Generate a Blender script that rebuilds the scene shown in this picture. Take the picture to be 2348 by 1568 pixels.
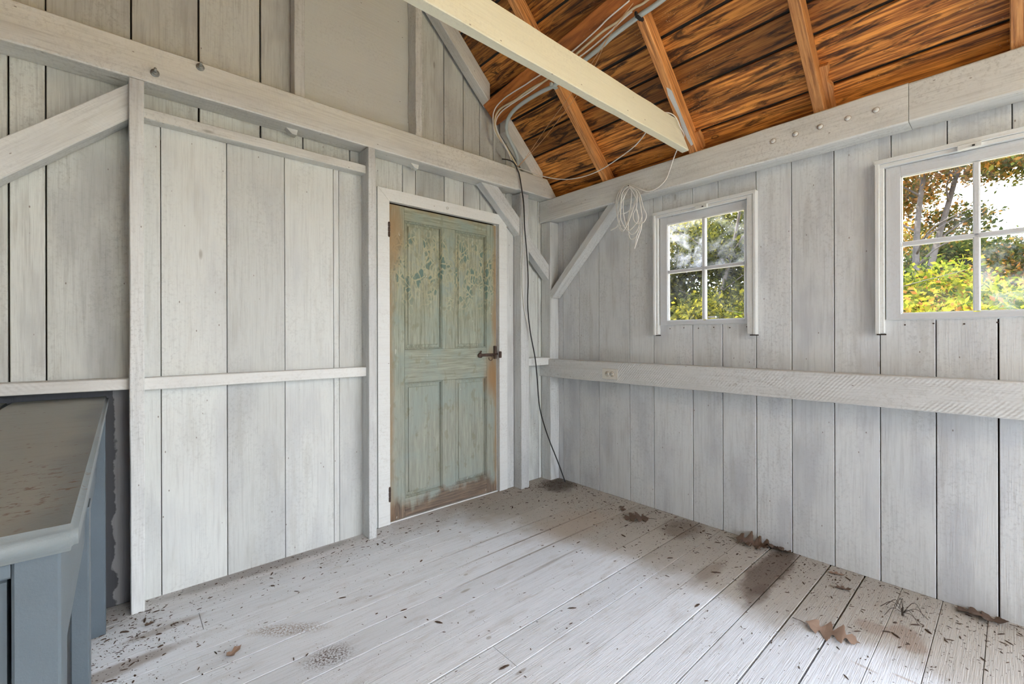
import bpy, bmesh, math, random
import numpy as np
from mathutils import Vector, Matrix
random.seed(7); rng = np.random.default_rng(11)
sc = bpy.context.scene
for o in list(bpy.data.objects): bpy.data.objects.remove(o)
COL = sc.collection

# ------------------------------------------------------------------ camera, sky, sun, exposure
F_PX, YAW, ROLL, SHIFT_PX = 1013.88, 0.7221, -0.003, 12.73
cam = bpy.data.cameras.new('camera'); camo = bpy.data.objects.new('camera', cam); COL.objects.link(camo)
cam.sensor_width = 36; cam.lens = F_PX / 2348 * 36; cam.shift_y = -SHIFT_PX / 2348
cam.clip_start = .02; cam.clip_end = 300
_f = Vector((math.sin(YAW), math.cos(YAW), 0)); _r = Vector((math.cos(YAW), -math.sin(YAW), 0)); _u = _r.cross(_f)
_r2 = math.cos(ROLL) * _r + math.sin(ROLL) * _u; _u2 = -math.sin(ROLL) * _r + math.cos(ROLL) * _u
camo.matrix_world = Matrix(((_r2.x, _u2.x, -_f.x, -2.662), (_r2.y, _u2.y, -_f.y, -2.5535), (_r2.z, _u2.z, -_f.z, 1.15), (0, 0, 0, 1)))
sc.camera = camo

def setup_world():
    w = bpy.data.worlds.new('sky'); sc.world = w; w.use_nodes = True
    nt = w.node_tree; nt.nodes.clear()
    tc = nt.nodes.new('ShaderNodeTexCoord'); sp = nt.nodes.new('ShaderNodeSeparateXYZ')
    nt.links.new(tc.outputs['Generated'], sp.inputs[0])
    cr = nt.nodes.new('ShaderNodeValToRGB'); nt.links.new(sp.outputs['Z'], cr.inputs[0])
    e = cr.color_ramp.elements
    e[0].position = 0.0; e[0].color = (.80, .88, .98, 1); e[1].position = .7; e[1].color = (.42, .57, .84, 1)
    nz = nt.nodes.new('ShaderNodeTexNoise'); nz.inputs['Scale'].default_value = 2.2; nz.inputs['Detail'].default_value = 6
    nt.links.new(tc.outputs['Generated'], nz.inputs['Vector'])
    c2 = nt.nodes.new('ShaderNodeValToRGB'); nt.links.new(nz.outputs['Fac'], c2.inputs[0])
    c2.color_ramp.elements[0].position = .42; c2.color_ramp.elements[1].position = .62
    mx = nt.nodes.new('ShaderNodeMix'); mx.data_type = 'RGBA'
    nt.links.new(c2.outputs[0], mx.inputs[0]); nt.links.new(cr.outputs[0], mx.inputs[6]); mx.inputs[7].default_value = (.97, .98, 1, 1)
    bg = nt.nodes.new('ShaderNodeBackground'); bg.inputs['Strength'].default_value = 3.0
    out = nt.nodes.new('ShaderNodeOutputWorld')
    nt.links.new(mx.outputs[2], bg.inputs['Color']); nt.links.new(bg.outputs[0], out.inputs['Surface'])
setup_world()
sun = bpy.data.lights.new('sun', 'SUN'); sun.energy = 4.5; sun.angle = math.radians(.6); sun.color = (1, .93, .80)
suno = bpy.data.objects.new('sun', sun); COL.objects.link(suno)
suno.rotation_euler = Vector((.30, -.62, -.72)).to_track_quat('-Z', 'Y').to_euler()
sc.view_settings.view_transform = 'Standard'; sc.view_settings.look = 'None'
sc.view_settings.exposure = 1.80; sc.view_settings.gamma = 1; sc.view_settings.use_curve_mapping = False
cy = sc.cycles
cy.use_adaptive_sampling = True; cy.adaptive_threshold = .08; cy.adaptive_min_samples = 16
cy.max_bounces = 7; cy.diffuse_bounces = 5; cy.glossy_bounces = 3; cy.transparent_max_bounces = 10; cy.transmission_bounces = 4
cy.caustics_reflective = False; cy.caustics_refractive = False; cy.use_denoising = True; cy.sample_clamp_indirect = 8

# ------------------------------------------------------------------ node helpers
class NT:
    def __init__(s, name):
        s.m = bpy.data.materials.new(name); s.m.use_nodes = True; s.t = s.m.node_tree; s.t.nodes.clear()
        s.out = s.t.nodes.new('ShaderNodeOutputMaterial'); s._tc = None; s._pos = None
    def n(s, typ, **kw):
        nd = s.t.nodes.new(typ)
        for k, v in kw.items(): setattr(nd, k, v)
        return nd
    def put(s, sock, v):
        if isinstance(v, bpy.types.NodeSocket): s.t.links.new(v, sock)
        else:
            if isinstance(v, tuple) and len(v) == 3 and sock.type == 'RGBA': v = (*v, 1)
            sock.default_value = v
    def obj(s):
        if s._tc is None: s._tc = s.n('ShaderNodeTexCoord').outputs['Object']
        return s._tc
    def pos(s):
        if s._pos is None: s._pos = s.n('ShaderNodeNewGeometry').outputs['Position']
        return s._pos
    def rnd(s):
        if not hasattr(s, '_r'): s._r = s.n('ShaderNodeObjectInfo').outputs['Random']
        return s._r
    def math(s, op, a, b=0.0, c=0.0, clamp=False):
        nd = s.n('ShaderNodeMath', operation=op, use_clamp=clamp); s.put(nd.inputs[0], a); s.put(nd.inputs[1], b)
        if op in ('MULTIPLY_ADD', 'COMPARE', 'SMOOTH_MIN'): s.put(nd.inputs[2], c)
        return nd.outputs[0]
    def vmath(s, op, a, b=(0, 0, 0)):
        nd = s.n('ShaderNodeVectorMath', operation=op); s.put(nd.inputs[0], a); s.put(nd.inputs[1], b)
        return nd.outputs['Value'] if op in ('LENGTH', 'DISTANCE', 'DOT_PRODUCT') else nd.outputs[0]
    def map(s, v, scale=(1, 1, 1), loc=(0, 0, 0), rot=(0, 0, 0)):
        nd = s.n('ShaderNodeMapping'); s.put(nd.inputs['Vector'], v); nd.inputs['Scale'].default_value = scale
        nd.inputs['Location'].default_value = loc; nd.inputs['Rotation'].default_value = rot
        return nd.outputs[0]
    def jitter(s, v, amt=37.0):
        r = s.rnd(); c = s.n('ShaderNodeCombineXYZ')
        for i, k in enumerate((amt, amt * 1.7, amt * .61)): s.put(c.inputs[i], s.math('MULTIPLY', r, k))
        return s.vmath('ADD', v, c.outputs[0])
    def noise(s, v, scale=5, detail=4, rough=.55, dist=0.0, col=False):
        nd = s.n('ShaderNodeTexNoise'); s.put(nd.inputs['Vector'], v); nd.inputs['Scale'].default_value = scale
        nd.inputs['Detail'].default_value = detail; nd.inputs['Roughness'].default_value = rough; nd.inputs['Distortion'].default_value = dist
        return nd.outputs['Color' if col else 'Fac']
    def vor(s, v, scale=5, feat='F1', out='Distance', rand=1.0):
        nd = s.n('ShaderNodeTexVoronoi', feature=feat); s.put(nd.inputs['Vector'], v); nd.inputs['Scale'].default_value = scale
        nd.inputs['Randomness'].default_value = rand
        return nd.outputs[out]
    def wave(s, v, scale=5, dist=1, detail=2, dscale=1, dirn='X', typ='BANDS'):
        nd = s.n('ShaderNodeTexWave', wave_type=typ)
        if typ == 'BANDS': nd.bands_direction = dirn
        s.put(nd.inputs['Vector'], v); nd.inputs['Scale'].default_value = scale; nd.inputs['Distortion'].default_value = dist
        nd.inputs['Detail'].default_value = detail; nd.inputs['Detail Scale'].default_value = dscale
        return nd.outputs['Fac']
    def rng(s, v, a, b, c=0.0, d=1.0, smooth=False):
        nd = s.n('ShaderNodeMapRange'); nd.clamp = True
        if smooth: nd.interpolation_type = 'SMOOTHSTEP'
        s.put(nd.inputs[0], v)
        for i, x in enumerate((a, b, c, d)): s.put(nd.inputs[1 + i], x)
        return nd.outputs[0]
    def mix(s, f, a, b, mode='MIX'):
        nd = s.n('ShaderNodeMix', data_type='RGBA', blend_type=mode); nd.clamp_factor = True
        s.put(nd.inputs[0], f); s.put(nd.inputs[6], a); s.put(nd.inputs[7], b)
        return nd.outputs[2]
    def ramp(s, f, stops):
        nd = s.n('ShaderNodeValToRGB'); s.put(nd.inputs[0], f); e = nd.color_ramp.elements
        while len(e) < len(stops): e.new(.5)
        for k, (p, c) in enumerate(stops): e[k].position = p; e[k].color = (*c, 1)
        return nd.outputs[0]
    def sep(s, v):
        nd = s.n('ShaderNodeSeparateXYZ'); s.put(nd.inputs[0], v); return nd.outputs
    def bsdf(s, color, rough=.6, bump=None, bstr=.3, bdist=.002, metal=0.0, spec=.35):
        p = s.n('ShaderNodeBsdfPrincipled'); s.put(p.inputs['Base Color'], color); s.put(p.inputs['Roughness'], rough)
        s.put(p.inputs['Metallic'], metal); s.put(p.inputs['Specular IOR Level'], spec)
        if bump is not None:
            b = s.n('ShaderNodeBump'); s.put(b.inputs['Height'], bump); b.inputs['Strength'].default_value = bstr
            b.inputs['Distance'].default_value = bdist; s.t.links.new(b.outputs[0], p.inputs['Normal'])
        s.t.links.new(p.outputs[0], s.out.inputs['Surface'])
        return s.m

# local X runs along the length of every board, so grain is stretched along X
def paint(name, base=(.66, .645, .60), shade=(.40, .385, .36), grain=.35, smudge=.5, saw=0.0, sawdir=(0, 0, 0), sawsc=26, var=.10, blue=0.0):
    t = NT(name); o = t.jitter(t.obj())
    g1 = t.noise(t.map(o, (1.3, 34, 34)), 3.0, 3, .62)
    g2 = t.noise(t.map(o, (5, 160, 160)), 2.0, 1, .6)
    sm = t.noise(t.map(o, (1.0, 3.0, 3.0)), 1.7, 3, .6)
    sm2 = t.noise(t.map(o, (1.6, 11, 11)), 1.6, 3, .6)
    kn = t.vor(t.map(o, (1.5, 4.5, 4.5)), 1.0)
    col = t.mix(t.math('MULTIPLY', t.rng(g1, .50, .72), grain), base, shade)
    col = t.mix(t.math('MULTIPLY', t.rng(g2, .55, .8), grain * .5), col, shade)
    col = t.mix(t.math('MULTIPLY', t.rng(sm, .45, .70, smooth=True), smudge), col, (shade[0] * 1.25, shade[1] * 1.27, shade[2] * 1.32))
    col = t.mix(t.math('MULTIPLY', t.rng(sm2, .52, .74, smooth=True), smudge * .6), col, (shade[0] * 1.15, shade[1] * 1.12, shade[2] * 1.05))
    knr = t.wave(t.map(o, (1.5, 4.5, 4.5)), 1, 0) if False else None
    col = t.mix(t.math('MULTIPLY', t.rng(kn, .045, .02), .55), col, (shade[0] * .6, shade[1] * .52, shade[2] * .45))
    g3 = t.noise(o, 75, 3, .7); gz = t.noise(t.map(o, (1.2, 4, 4)), 1.5, 1)
    col = t.mix(t.math('MULTIPLY', t.rng(g3, .50, .66), t.rng(gz, .40, .66, .05, .42)), col, shade)
    # nicks and nail heads
    nk = t.vor(t.map(o, (6, 13, 13)), 1.6)
    col = t.mix(t.math('MULTIPLY', t.rng(nk, .055, .03), .8), col, (.14, .10, .08))
    br = t.math('MULTIPLY_ADD', t.rnd(), var * 2, 1 - var)
    col = t.mix(1.0, col, t.n('ShaderNodeCombineColor').outputs[0], 'MULTIPLY') if False else col
    hs = t.n('ShaderNodeHueSaturation'); t.put(hs.inputs['Color'], col); t.put(hs.inputs['Value'], br); col = hs.outputs[0]
    h = t.math('ADD', t.math('MULTIPLY', g1, .55), t.math('MULTIPLY', g2, .35))
    if saw:
        sw = t.wave(t.map(o, (1, 1, 1), (0, 0, 0), sawdir), sawsc, 1.6, 1, 1.6)
        fine = t.math('MULTIPLY', sw, t.rng(t.noise(t.map(o, (1.6, 7, 7)), 2.2, 1), .38, .62))
        h = t.math('ADD', h, t.math('MULTIPLY', fine, saw))
        col = t.mix(t.math('MULTIPLY', t.rng(fine, .35, .0), .16 * min(saw, 1)), col, shade)
    return t.bsdf(col, .62, h, .75, .0022)

M = {}
M['board'] = paint('whitewashed_board', (.635, .66, .635), (.33, .335, .325), .48, .62)
M['boardr'] = paint('whitewashed_wall_board', (.67, .69, .695), (.37, .375, .385), .36, .62, var=.06)
M['infill'] = paint('painted_infill', (.645, .67, .655), (.40, .41, .405), .36, .60, .22, (0, 0, .14), .05)
M['beam'] = paint('painted_beam', (.74, .75, .72), (.36, .355, .335), .35, .35, .12, (0, .2, 0))
M['stud'] = paint('painted_stud', (.67, .69, .685), (.36, .365, .36), .42, .45, .10, (0, .3, 0))
M['rail'] = paint('rough_sawn_rail', (.68, .69, .68), (.36, .34, .31), .20, .2, .55, (0, -.72, 0), 24)
M['rail2'] = paint('rough_sawn_short_rail', (.68, .69, .68), (.36, .34, .31), .18, .15, .9, (0, .85, 0), 20)
M['tie'] = paint('warm_lit_tie', (.71, .69, .545), (.50, .47, .38), .16, .15, .1, (0, .1, 0), .0)  # yellow cast of warm light on the beam, put into its base colour
M['trimw'] = paint('white_trim', (.73, .75, .74), (.50, .49, .46), .20, .18, var=.02)
M['sash'] = paint('sash_paint', (.60, .62, .64), (.5, .5, .5), .06, .12, var=.0)
M['panel'] = paint('smooth_panel', (.66, .68, .655), (.50, .51, .49), .14, .45, var=.0)
def simple(name, col, rough=.6, metal=0.0, var=.15, scale=30, bstr=.2):
    t = NT(name); n = t.noise(t.jitter(t.obj()), scale, 4)
    c = t.mix(n, tuple(x * (1 - var) for x in col), tuple(min(1, x * (1 + var)) for x in col))
    return t.bsdf(c, rough, n, bstr, .001, metal)
M['dark'] = simple('dark_gap', (.035, .024, .018), .9)
M['extwood'] = simple('weathered_siding', (.30, .20, .13), .8)
M['ivory'] = simple('ivory_plastic', (.66, .64, .58), .35, var=.04)
M['slot'] = simple('slot_dark', (.03, .03, .03), .6)
M['rust'] = simple('rusty_iron', (.085, .055, .045), .6, .3, .5, 60, .6)
M['steel'] = simple('painted_bolt', (.34, .36, .35), .5, .4, .3, 90)
M['wcable'] = simple('white_cable', (.82, .81, .77), .4, var=.06)
M['ccable'] = simple('cream_cable', (.68, .58, .40), .45, var=.12)
M['gcable'] = simple('grey_cable', (.50, .57, .57), .45, var=.06)
M['copper'] = simple('tan_wire', (.62, .38, .20), .5, var=.1)
M['black'] = simple('black_rubber', (.025, .025, .027), .45)
M['twig'] = simple('twig', (.07, .055, .045), .8)

def roofwood(name, lit=(.78, .33, .07), mid=(.34, .115, .026), dark=(.028, .011, .006), stain=1.0, gl=(1.1, 26, 26)):
    t = NT(name); o = t.jitter(t.obj())
    g1 = t.noise(t.map(o, gl), 3.2, 4, .66, .4)
    g2 = t.noise(t.map(o, (4, 120, 120)), 2.0, 3, .6)
    st = t.noise(t.map(o, (1.5, 9, 9)), 2.0, 5, .68, 1.1)
    st2 = t.noise(t.map(o, (1.0, 2.4, 2.4)), 1.3, 4, .5, .4)
    c = t.ramp(g1, [(.30, dark), (.44, mid), (.58, lit), (.80, (lit[0] * 1.15, lit[1] * 1.25, lit[2] * 1.35))])
    c = t.mix(t.math('MULTIPLY', t.rng(g2, .5, .72), .35), c, mid)
    c = t.mix(t.math('MULTIPLY', t.rng(st2, .42, .62, smooth=True), .62 * stain), c, (mid[0] * .55, mid[1] * .62, mid[2] * .7))
    c = t.mix(t.math('MULTIPLY', t.rng(st, .49, .64, smooth=True), .92 * stain), c, dark)
    kn = t.vor(t.map(o, (2.2, 5, 5)), 1.2)
    ring = t.math('SINE', t.math('MULTIPLY', kn, 140))
    c = t.mix(t.math('MULTIPLY', t.rng(kn, .10, .05), t.rng(ring, -.5, 1, .3, .9)), c, dark)
    sp = t.vor(t.map(o, (70, 110, 110)), 1.0)
    spm = t.math('MULTIPLY', t.rng(sp, .16, .08), t.rng(t.noise(t.map(o, (1.5, 8, 8)), 1.5, 2), .57, .62))
    c = t.mix(spm, c, (.66, .52, .34))
    hs = t.n('ShaderNodeHueSaturation'); t.put(hs.inputs['Color'], c); t.put(hs.inputs['Value'], t.math('MULTIPLY_ADD', t.rnd(), .5, .78)); c = hs.outputs[0]
    return t.bsdf(c, .48, t.math('ADD', g1, t.math('MULTIPLY', g2, .5)), .6, .003, 0, .4)
M['roof'] = roofwood('old_roof_boards')
M['rafter'] = roofwood('rafter_wood', (.72, .36, .13), (.50, .215, .07), (.17, .065, .025), .25, (1.3, 30, 30))
M['sway'] = roofwood('sway_board_wood', (.62, .21, .045), (.42, .13, .028), (.20, .06, .015), .22, (1.0, 8, 8))

def floor_mat():
    t = NT('worn_white_floor'); o = t.jitter(t.obj()); p = t.pos()
    g1 = t.noise(t.map(o, (1.6, 42, 42)), 3.0, 3, .65)
    g2 = t.noise(t.map(o, (6, 170, 170)), 2.0, 1, .6)
    big = t.noise(p, 1.9, 4, .6); med = t.noise(t.map(p, (4, 14, 1)), 1.4, 4, .6)
    col = t.mix(t.math('MULTIPLY', t.rng(g1, .46, .72), .34), (.79, .825, .87), (.48, .50, .52))
    col = t.mix(t.math('MULTIPLY', t.rng(g2, .56, .76), .22), col, (.42, .40, .38))
    col = t.mix(t.math('MULTIPLY', t.rng(med, .52, .70, smooth=True), .32), col, (.47, .44, .40))
    xyz = t.sep(p); X, Y = xyz[0], xyz[1]
    wob = t.math('MULTIPLY_ADD', big, .8, -.40)
    # dust drift along the window wall and in the corner: beyond a wandering edge
    edge = t.math('ADD', t.math('ADD', X, wob), t.math('MULTIPLY', t.rng(Y, -1.2, -.1), .38))
    brown = t.rng(edge, -.86, -.52, smooth=True)
    col = t.mix(t.math('MULTIPLY', brown, .82), col, (.37, .325, .26))
    edgeb = t.rng(t.math('ADD', Y, t.math('MULTIPLY', wob, .30)), -.34, -.08, smooth=True)
    col = t.mix(t.math('MULTIPLY', edgeb, .50), col, (.42, .375, .325))
    nb9 = t.noise(p, 9, 4, .65); nb130 = t.rng(t.noise(p, 130, 2, .7), .45, .58)
    def blob(cx, cy, ax, ay, rot, c, k, soft=.35, wobk=.5, gr=0):
        nonlocal col
        q = t.map(t.vmath('SUBTRACT', p, (cx, cy, 0)), (1, 1, 0), (0, 0, 0), (0, 0, -rot))
        q = t.vmath('MULTIPLY', q, (1 / ax, 1 / ay, 0))
        d = t.math('ADD', t.vmath('LENGTH', q), t.math('MULTIPLY_ADD', nb9, wobk * 2, -wobk))
        f = t.math('MULTIPLY', t.rng(d, 1 + soft, 1 - soft, smooth=True), k)
        if gr: f = t.math('MULTIPLY', f, nb130)
        col = t.mix(f, col, c)
    dk = (.115, .082, .062)
    blob(-.27, -1.765, .33, .072, 0.02, dk, .80, .25, .55)
    blob(-.56, -1.80, .13, .035, .05, dk, .6, .3, .6)
    blob(-.15, -1.235, .15, .105, 0, (.17, .13, .10), .72, .4, .5)
    blob(-.52, -1.57, .16, .035, 0, (.20, .15, .11), .55, .5, .6)
    blob(-2.18, -.66, .12, .035, -.6, (.24, .16, .10), .75, .5, .5, 1)
    blob(-2.11, -.92, .07, .05, -.2, (.10, .06, .045), .9, .6, .5, 1)
    blob(-2.14, -.075, .42, .045, 0, (.27, .25, .235), .7, .4, .5)
    blob(-2.68, -.50, .20, .035, .1, (.26, .21, .17), .7, .4, .5)
    blob(-2.54, -.33, .12, .022, .05, (.30, .26, .22), .6, .4, .5)
    blob(-.42, -2.28, .09, .055, .4, (.25, .17, .12), .6, .3, .7)
    blob(-.45, -2.18, .05, .05, .2, (.25, .17, .12), .5, .4, .7)
    blob(-.13, -.22, .16, .12, .4, (.06, .045, .035), .75, .5, .7)
    blob(-.60, -.78, .30, .14, 0, (.42, .33, .25), .45, .5, .5)
    for (a, b, yy, k) in ((-1.55, -.55, -.585, .6), (-1.4, -.45, -.72, .75), (-1.5, -.55, -.86, .75), (-1.2, -.8, -.99, .55), (-1.3, -.95, -1.0, .4)):
        blob((a + b) / 2, yy, (b - a) / 2, .0055, 0, (.22, .19, .16), k, .6, .5)
    # curved splash of drips and a faint ring
    for k in range(0, 11, 2):
        an = k / 10.; x = -1.42 - .14 * math.sin(an * 2.2) - .02 * k; y = -.80 - .047 * k - .004 * k * k
        blob(x + .1 * an, y, .011 + .006 * (k % 3), .007, 0, (.36, .34, .31), .7, .35, .4)
    for k in range(1, 9, 2):
        an = k / 8.; blob(-.76 + .07 * math.sin(an * 3), -2.16 - .05 * k, .006, .03, .35 * (an - .3), (.36, .27, .20), .5, .5, .6)
    # flecks: dense by the window wall, thin elsewhere
    dens = t.math('MAXIMUM', t.rng(edge, -1.0, -.2), t.math('MAXIMUM', t.rng(Y, -.42, -.02), t.rng(X, -2.1, -2.8)))
    wp = t.vmath('MULTIPLY', t.noise(p, 14, 1, .5, 0, True), (.05, .05, 0))
    for sc_, seed, lo in ((46, 3.3, .12), (75, 7.7, .14)):
        q = t.vmath('ADD', t.map(p, (1.0, 1.0, .01), (seed, seed, 0)), wp)
        v = t.vor(t.map(q, (1.15, 1, 1), (0, 0, 0), (0, 0, .5 + seed)), sc_)
        n2 = t.noise(t.map(p, (1, 1, 1), (seed, 0, 0)), 6, 3, .7)
        f = t.math('MULTIPLY', t.rng(v, lo * 1.3, lo * .75), t.rng(n2, t.math('MULTIPLY_ADD', dens, -.17, .60), t.math('MULTIPLY_ADD', dens, -.17, .64)))
        col = t.mix(t.math('MULTIPLY', f, .85), col, (.075, .05, .04))
    fine = t.noise(p, 190, 2, .75); fz = t.noise(p, 5, 3, .65)
    col = t.mix(t.math('MULTIPLY', t.rng(fine, .62, .70), t.rng(fz, .42, .62, .12, .6)), col, (.16, .125, .10))
    # scratches
    sc1 = t.noise(t.map(p, (3, 60, 1), (0, 0, 0), (0, 0, .7)), 2.0, 3, .6, .6)
    col = t.mix(t.math('MULTIPLY', t.rng(sc1, .70, .76), .35), col, (.25, .21, .18))
    hs = t.n('ShaderNodeHueSaturation'); t.put(hs.inputs['Color'], col); t.put(hs.inputs['Value'], t.math('MULTIPLY_ADD', t.rnd(), .10, .95))
    return t.bsdf(hs.outputs[0], .68, t.math('ADD', g1, g2), .55, .0022, 0, .22)
M['floor'] = floor_mat()

def door_mat(name, vertical=True):
    t = NT(name); o = t.obj(); s = t.sep(o); X, Z = s[0], s[2]
    sv = (30, 30, 1.6) if vertical else (1.6, 30, 30)
    g = t.noise(t.map(o, sv), 3.0, 6, .65, .4); g2 = t.noise(t.map(o, tuple(q * 3.5 for q in sv)), 2, 3, .6)
    big = t.noise(o, 3.5, 5, .6, .3)
    c = t.mix(t.rng(g, .36, .66), (.19, .205, .145), (.40, .415, .325))
    c = t.mix(t.math('MULTIPLY', t.rng(big, .42, .64, smooth=True), .75), c, (.25, .32, .285))
    c = t.mix(t.math('MULTIPLY', t.rng(Z, 1.3, .6), .40), c, (.345, .355, .335))
    c = t.mix(t.math('MULTIPLY', t.rng(g2, .55, .75), .35), c, (.17, .165, .13))
    # alligatored teal patches high on the door
    w = t.vmath('ADD', o, t.vmath('MULTIPLY', t.noise(o, 7, 3, .6, 0, True), (.06, .06, .06)))
    cell = t.vor(t.map(w, (1.35, 1, .8)), 24, 'DISTANCE_TO_EDGE'); cid = t.noise(t.map(o, (1.6, 1.6, .75)), 6, 6, .72, .5)
    band = t.math('MULTIPLY', t.rng(Z, 1.22, 1.50, smooth=True), t.rng(Z, 1.88, 1.76))
    patch = t.math('MULTIPLY', t.math('MULTIPLY', t.rng(cell, .04, .13), t.rng(cid, .47, .54)), band)
    c = t.mix(t.math('MULTIPLY', t.math('MULTIPLY', t.rng(cid, .42, .50), band), .65), c, (.44, .40, .245))
    c = t.mix(t.math('MULTIPLY', patch, .9), c, (.095, .17, .15))
    # small olive dabs
    cid2 = t.noise(t.map(o, (1, 1, .6), (3, 0, 1)), 16, 4, .6)
    c = t.mix(t.math('MULTIPLY', t.rng(cid2, .58, .64), .45), c, (.20, .20, .125))
    # bare rusty-brown wood at stile edges, head and foot
    dx = t.math('MINIMUM', t.math('ABSOLUTE', t.math('SUBTRACT', X, -.0)), t.math('ABSOLUTE', t.math('SUBTRACT', X, .862)))
    n3 = t.noise(t.map(o, (4, 4, 1.1)), 2.6, 5, .65, .3)
    ed = t.rng(t.math('ADD', dx, t.math('MULTIPLY', n3, .14)), .13, .065, smooth=True)
    c = t.mix(t.math('MULTIPLY', ed, .85), c, (.30, .19, .095))
    top = t.rng(t.math('ADD', t.math('SUBTRACT', 1.975, Z), t.math('MULTIPLY', n3, .10)), .085, .045)
    c = t.mix(t.math('MULTIPLY', top, .6), c, (.35, .24, .11))
    q = t.vmath('MULTIPLY', t.vmath('SUBTRACT', o, (.82, 0, .86)), (9, 0, 3.2))
    rs = t.rng(t.math('ADD', t.vmath('LENGTH', q), t.math('MULTIPLY', n3, .8)), 1.25, .5, smooth=True)
    c = t.mix(t.math('MULTIPLY', rs, .85), c, (.29, .165, .07))
    q = t.vmath('MULTIPLY', t.vmath('SUBTRACT', o, (.05, 0, 1.82)), (11, 0, 3.2))
    rs = t.rng(t.math('ADD', t.vmath('LENGTH', q), t.math('MULTIPLY', n3, .8)), 1.3, .5, smooth=True)
    c = t.mix(t.math('MULTIPLY', rs, .75), c, (.33, .215, .105))
    ft = t.rng(t.math('ADD', Z, t.math('MULTIPLY', t.noise(t.map(o, (5, 5, 2.2)), 2, 5, .6, .4), .28)), .285, .225)
    c = t.mix(t.math('MULTIPLY', ft, .85), c, t.mix(t.rng(g, .35, .65), (.07, .04, .028), (.24, .155, .10)))
    wh = t.noise(t.map(o, (1, 1, .4)), 30, 3, .6)
    c = t.mix(t.math('MULTIPLY', t.rng(wh, .70, .74), .6), c, (.62, .62, .56))
    return t.bsdf(c, .6, t.math('ADD', g, t.math('MULTIPLY', g2, .5)), .7, .003)
M['doorv'] = door_mat('weathered_green_door_stile'); M['doorh'] = door_mat('weathered_green_door_rail', False)

def bench_mat(name, base, dirt=False):
    t = NT(name); o = t.obj(); p = t.pos()
    n = t.noise(o, 3, 5, .6); tex = t.noise(o, 160, 4, .6)
    c = t.mix(t.rng(n, .35, .7), tuple(x * .88 for x in base), tuple(x * 1.08 for x in base))
    if dirt:
        q = t.vmath('ADD', p, t.vmath('MULTIPLY', t.noise(p, 4, 3, .6, 0, True), (.1, .1, 0)))
        up = t.rng(t.sep(t.n('ShaderNodeNewGeometry').outputs['Normal'])[2], .6, .95)
        d = t.math('MULTIPLY', t.rng(t.sep(q)[0], -2.66, -2.74, smooth=True), up)
        c = t.mix(t.math('MULTIPLY', d, .8), c, (.33, .345, .315))
        c = t.mix(t.math('MULTIPLY', t.rng(t.noise(t.map(p, (5, 16, 1)), 2, 5, .6), .5, .7), .35), c, (.21, .20, .175))
        v = t.vor(t.map(p, (55, 32, 1)), 1.0); zz = t.noise(t.map(p, (4, 3, 1)), 2, 3)
        f = t.math('MULTIPLY', t.rng(v, .22, .12), t.rng(zz, .50, .60))
        c = t.mix(t.math('MULTIPLY', f, .85), c, (.14, .085, .055))
        q = t.vmath('MULTIPLY', t.vmath('SUBTRACT', p, (-2.80, -1.50, 0)), (9, 6, 0))
        f = t.math('MULTIPLY', t.rng(t.vmath('LENGTH', q), 1.4, .6), t.rng(t.noise(t.map(p, (34, 60, 1)), 1, 4, .7), .57, .62))
        c = t.mix(t.math('MULTIPLY', f, .85), c, (.13, .075, .045))
    return t.bsdf(c, .48 if not dirt else .5, tex, .5, .0012)
M['bench'] = bench_mat('grey_blue_bench_paint', (.105, .135, .16)); M['benchtop'] = bench_mat('dusty_bench_top', (.19, .22, .235), True)
M['benchw'] = bench_mat('pale_bench_panel', (.62, .65, .69))

def greyover():
    t = NT('half_painted_grey_board'); o = t.jitter(t.obj()); p = t.pos(); s = t.sep(p)
    g = t.noise(t.map(o, (1.3, 34, 34)), 3.0, 3, .62)
    nz = t.noise(t.map(p, (1, 1, 1)), 7, 6, .6)
    e = t.math('ADD', s[0], t.math('MULTIPLY_ADD', nz, .10, -.05))
    f = t.rng(e, -2.684, -2.689)
    c = t.mix(t.math('MULTIPLY', t.rng(g, .45, .7), .4), (.30, .30, .315), (.18, .18, .19))
    c = t.mix(f, c, (.075, .078, .09))
    return t.bsdf(c, .6, g, .5, .002)
M['greyover'] = greyover()

def glass_mat(name, dust=0.0):
    t = NT(name); tr = t.n('ShaderNodeBsdfTransparent'); gl = t.n('ShaderNodeBsdfGlossy'); gl.inputs['Roughness'].default_value = .03
    tr.inputs['Color'].default_value = (.93, .95, .95, 1)
    m = t.n('ShaderNodeMixShader'); m.inputs[0].default_value = .05
    t.t.links.new(tr.outputs[0], m.inputs[1]); t.t.links.new(gl.outputs[0], m.inputs[2]); last = m.outputs[0]
    if dust:
        d = t.n('ShaderNodeBsdfTranslucent'); d.inputs['Color'].default_value = (.85, .88, .95, 1)
        o = t.jitter(t.pos(), 3)
        f = t.math('MULTIPLY', t.rng(t.noise(o, 9, 6, .65, .4), .40, .72, smooth=True), dust)
        f = t.math('MULTIPLY_ADD', t.rng(t.noise(t.map(o, (1, 1, 1)), 120, 3, .6), .5, .7), dust * .25, f)
        m2 = t.n('ShaderNodeMixShader'); t.put(m2.inputs[0], f); t.t.links.new(last, m2.inputs[1]); t.t.links.new(d.outputs[0], m2.inputs[2]); last = m2.outputs[0]
    t.t.links.new(last, t.out.inputs['Surface']); return t.m
M['glass'] = glass_mat('clear_pane', .03); M['glassd'] = glass_mat('dusty_pane', .16); M['glassdd'] = glass_mat('very_dusty_pane', .36)

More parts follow.
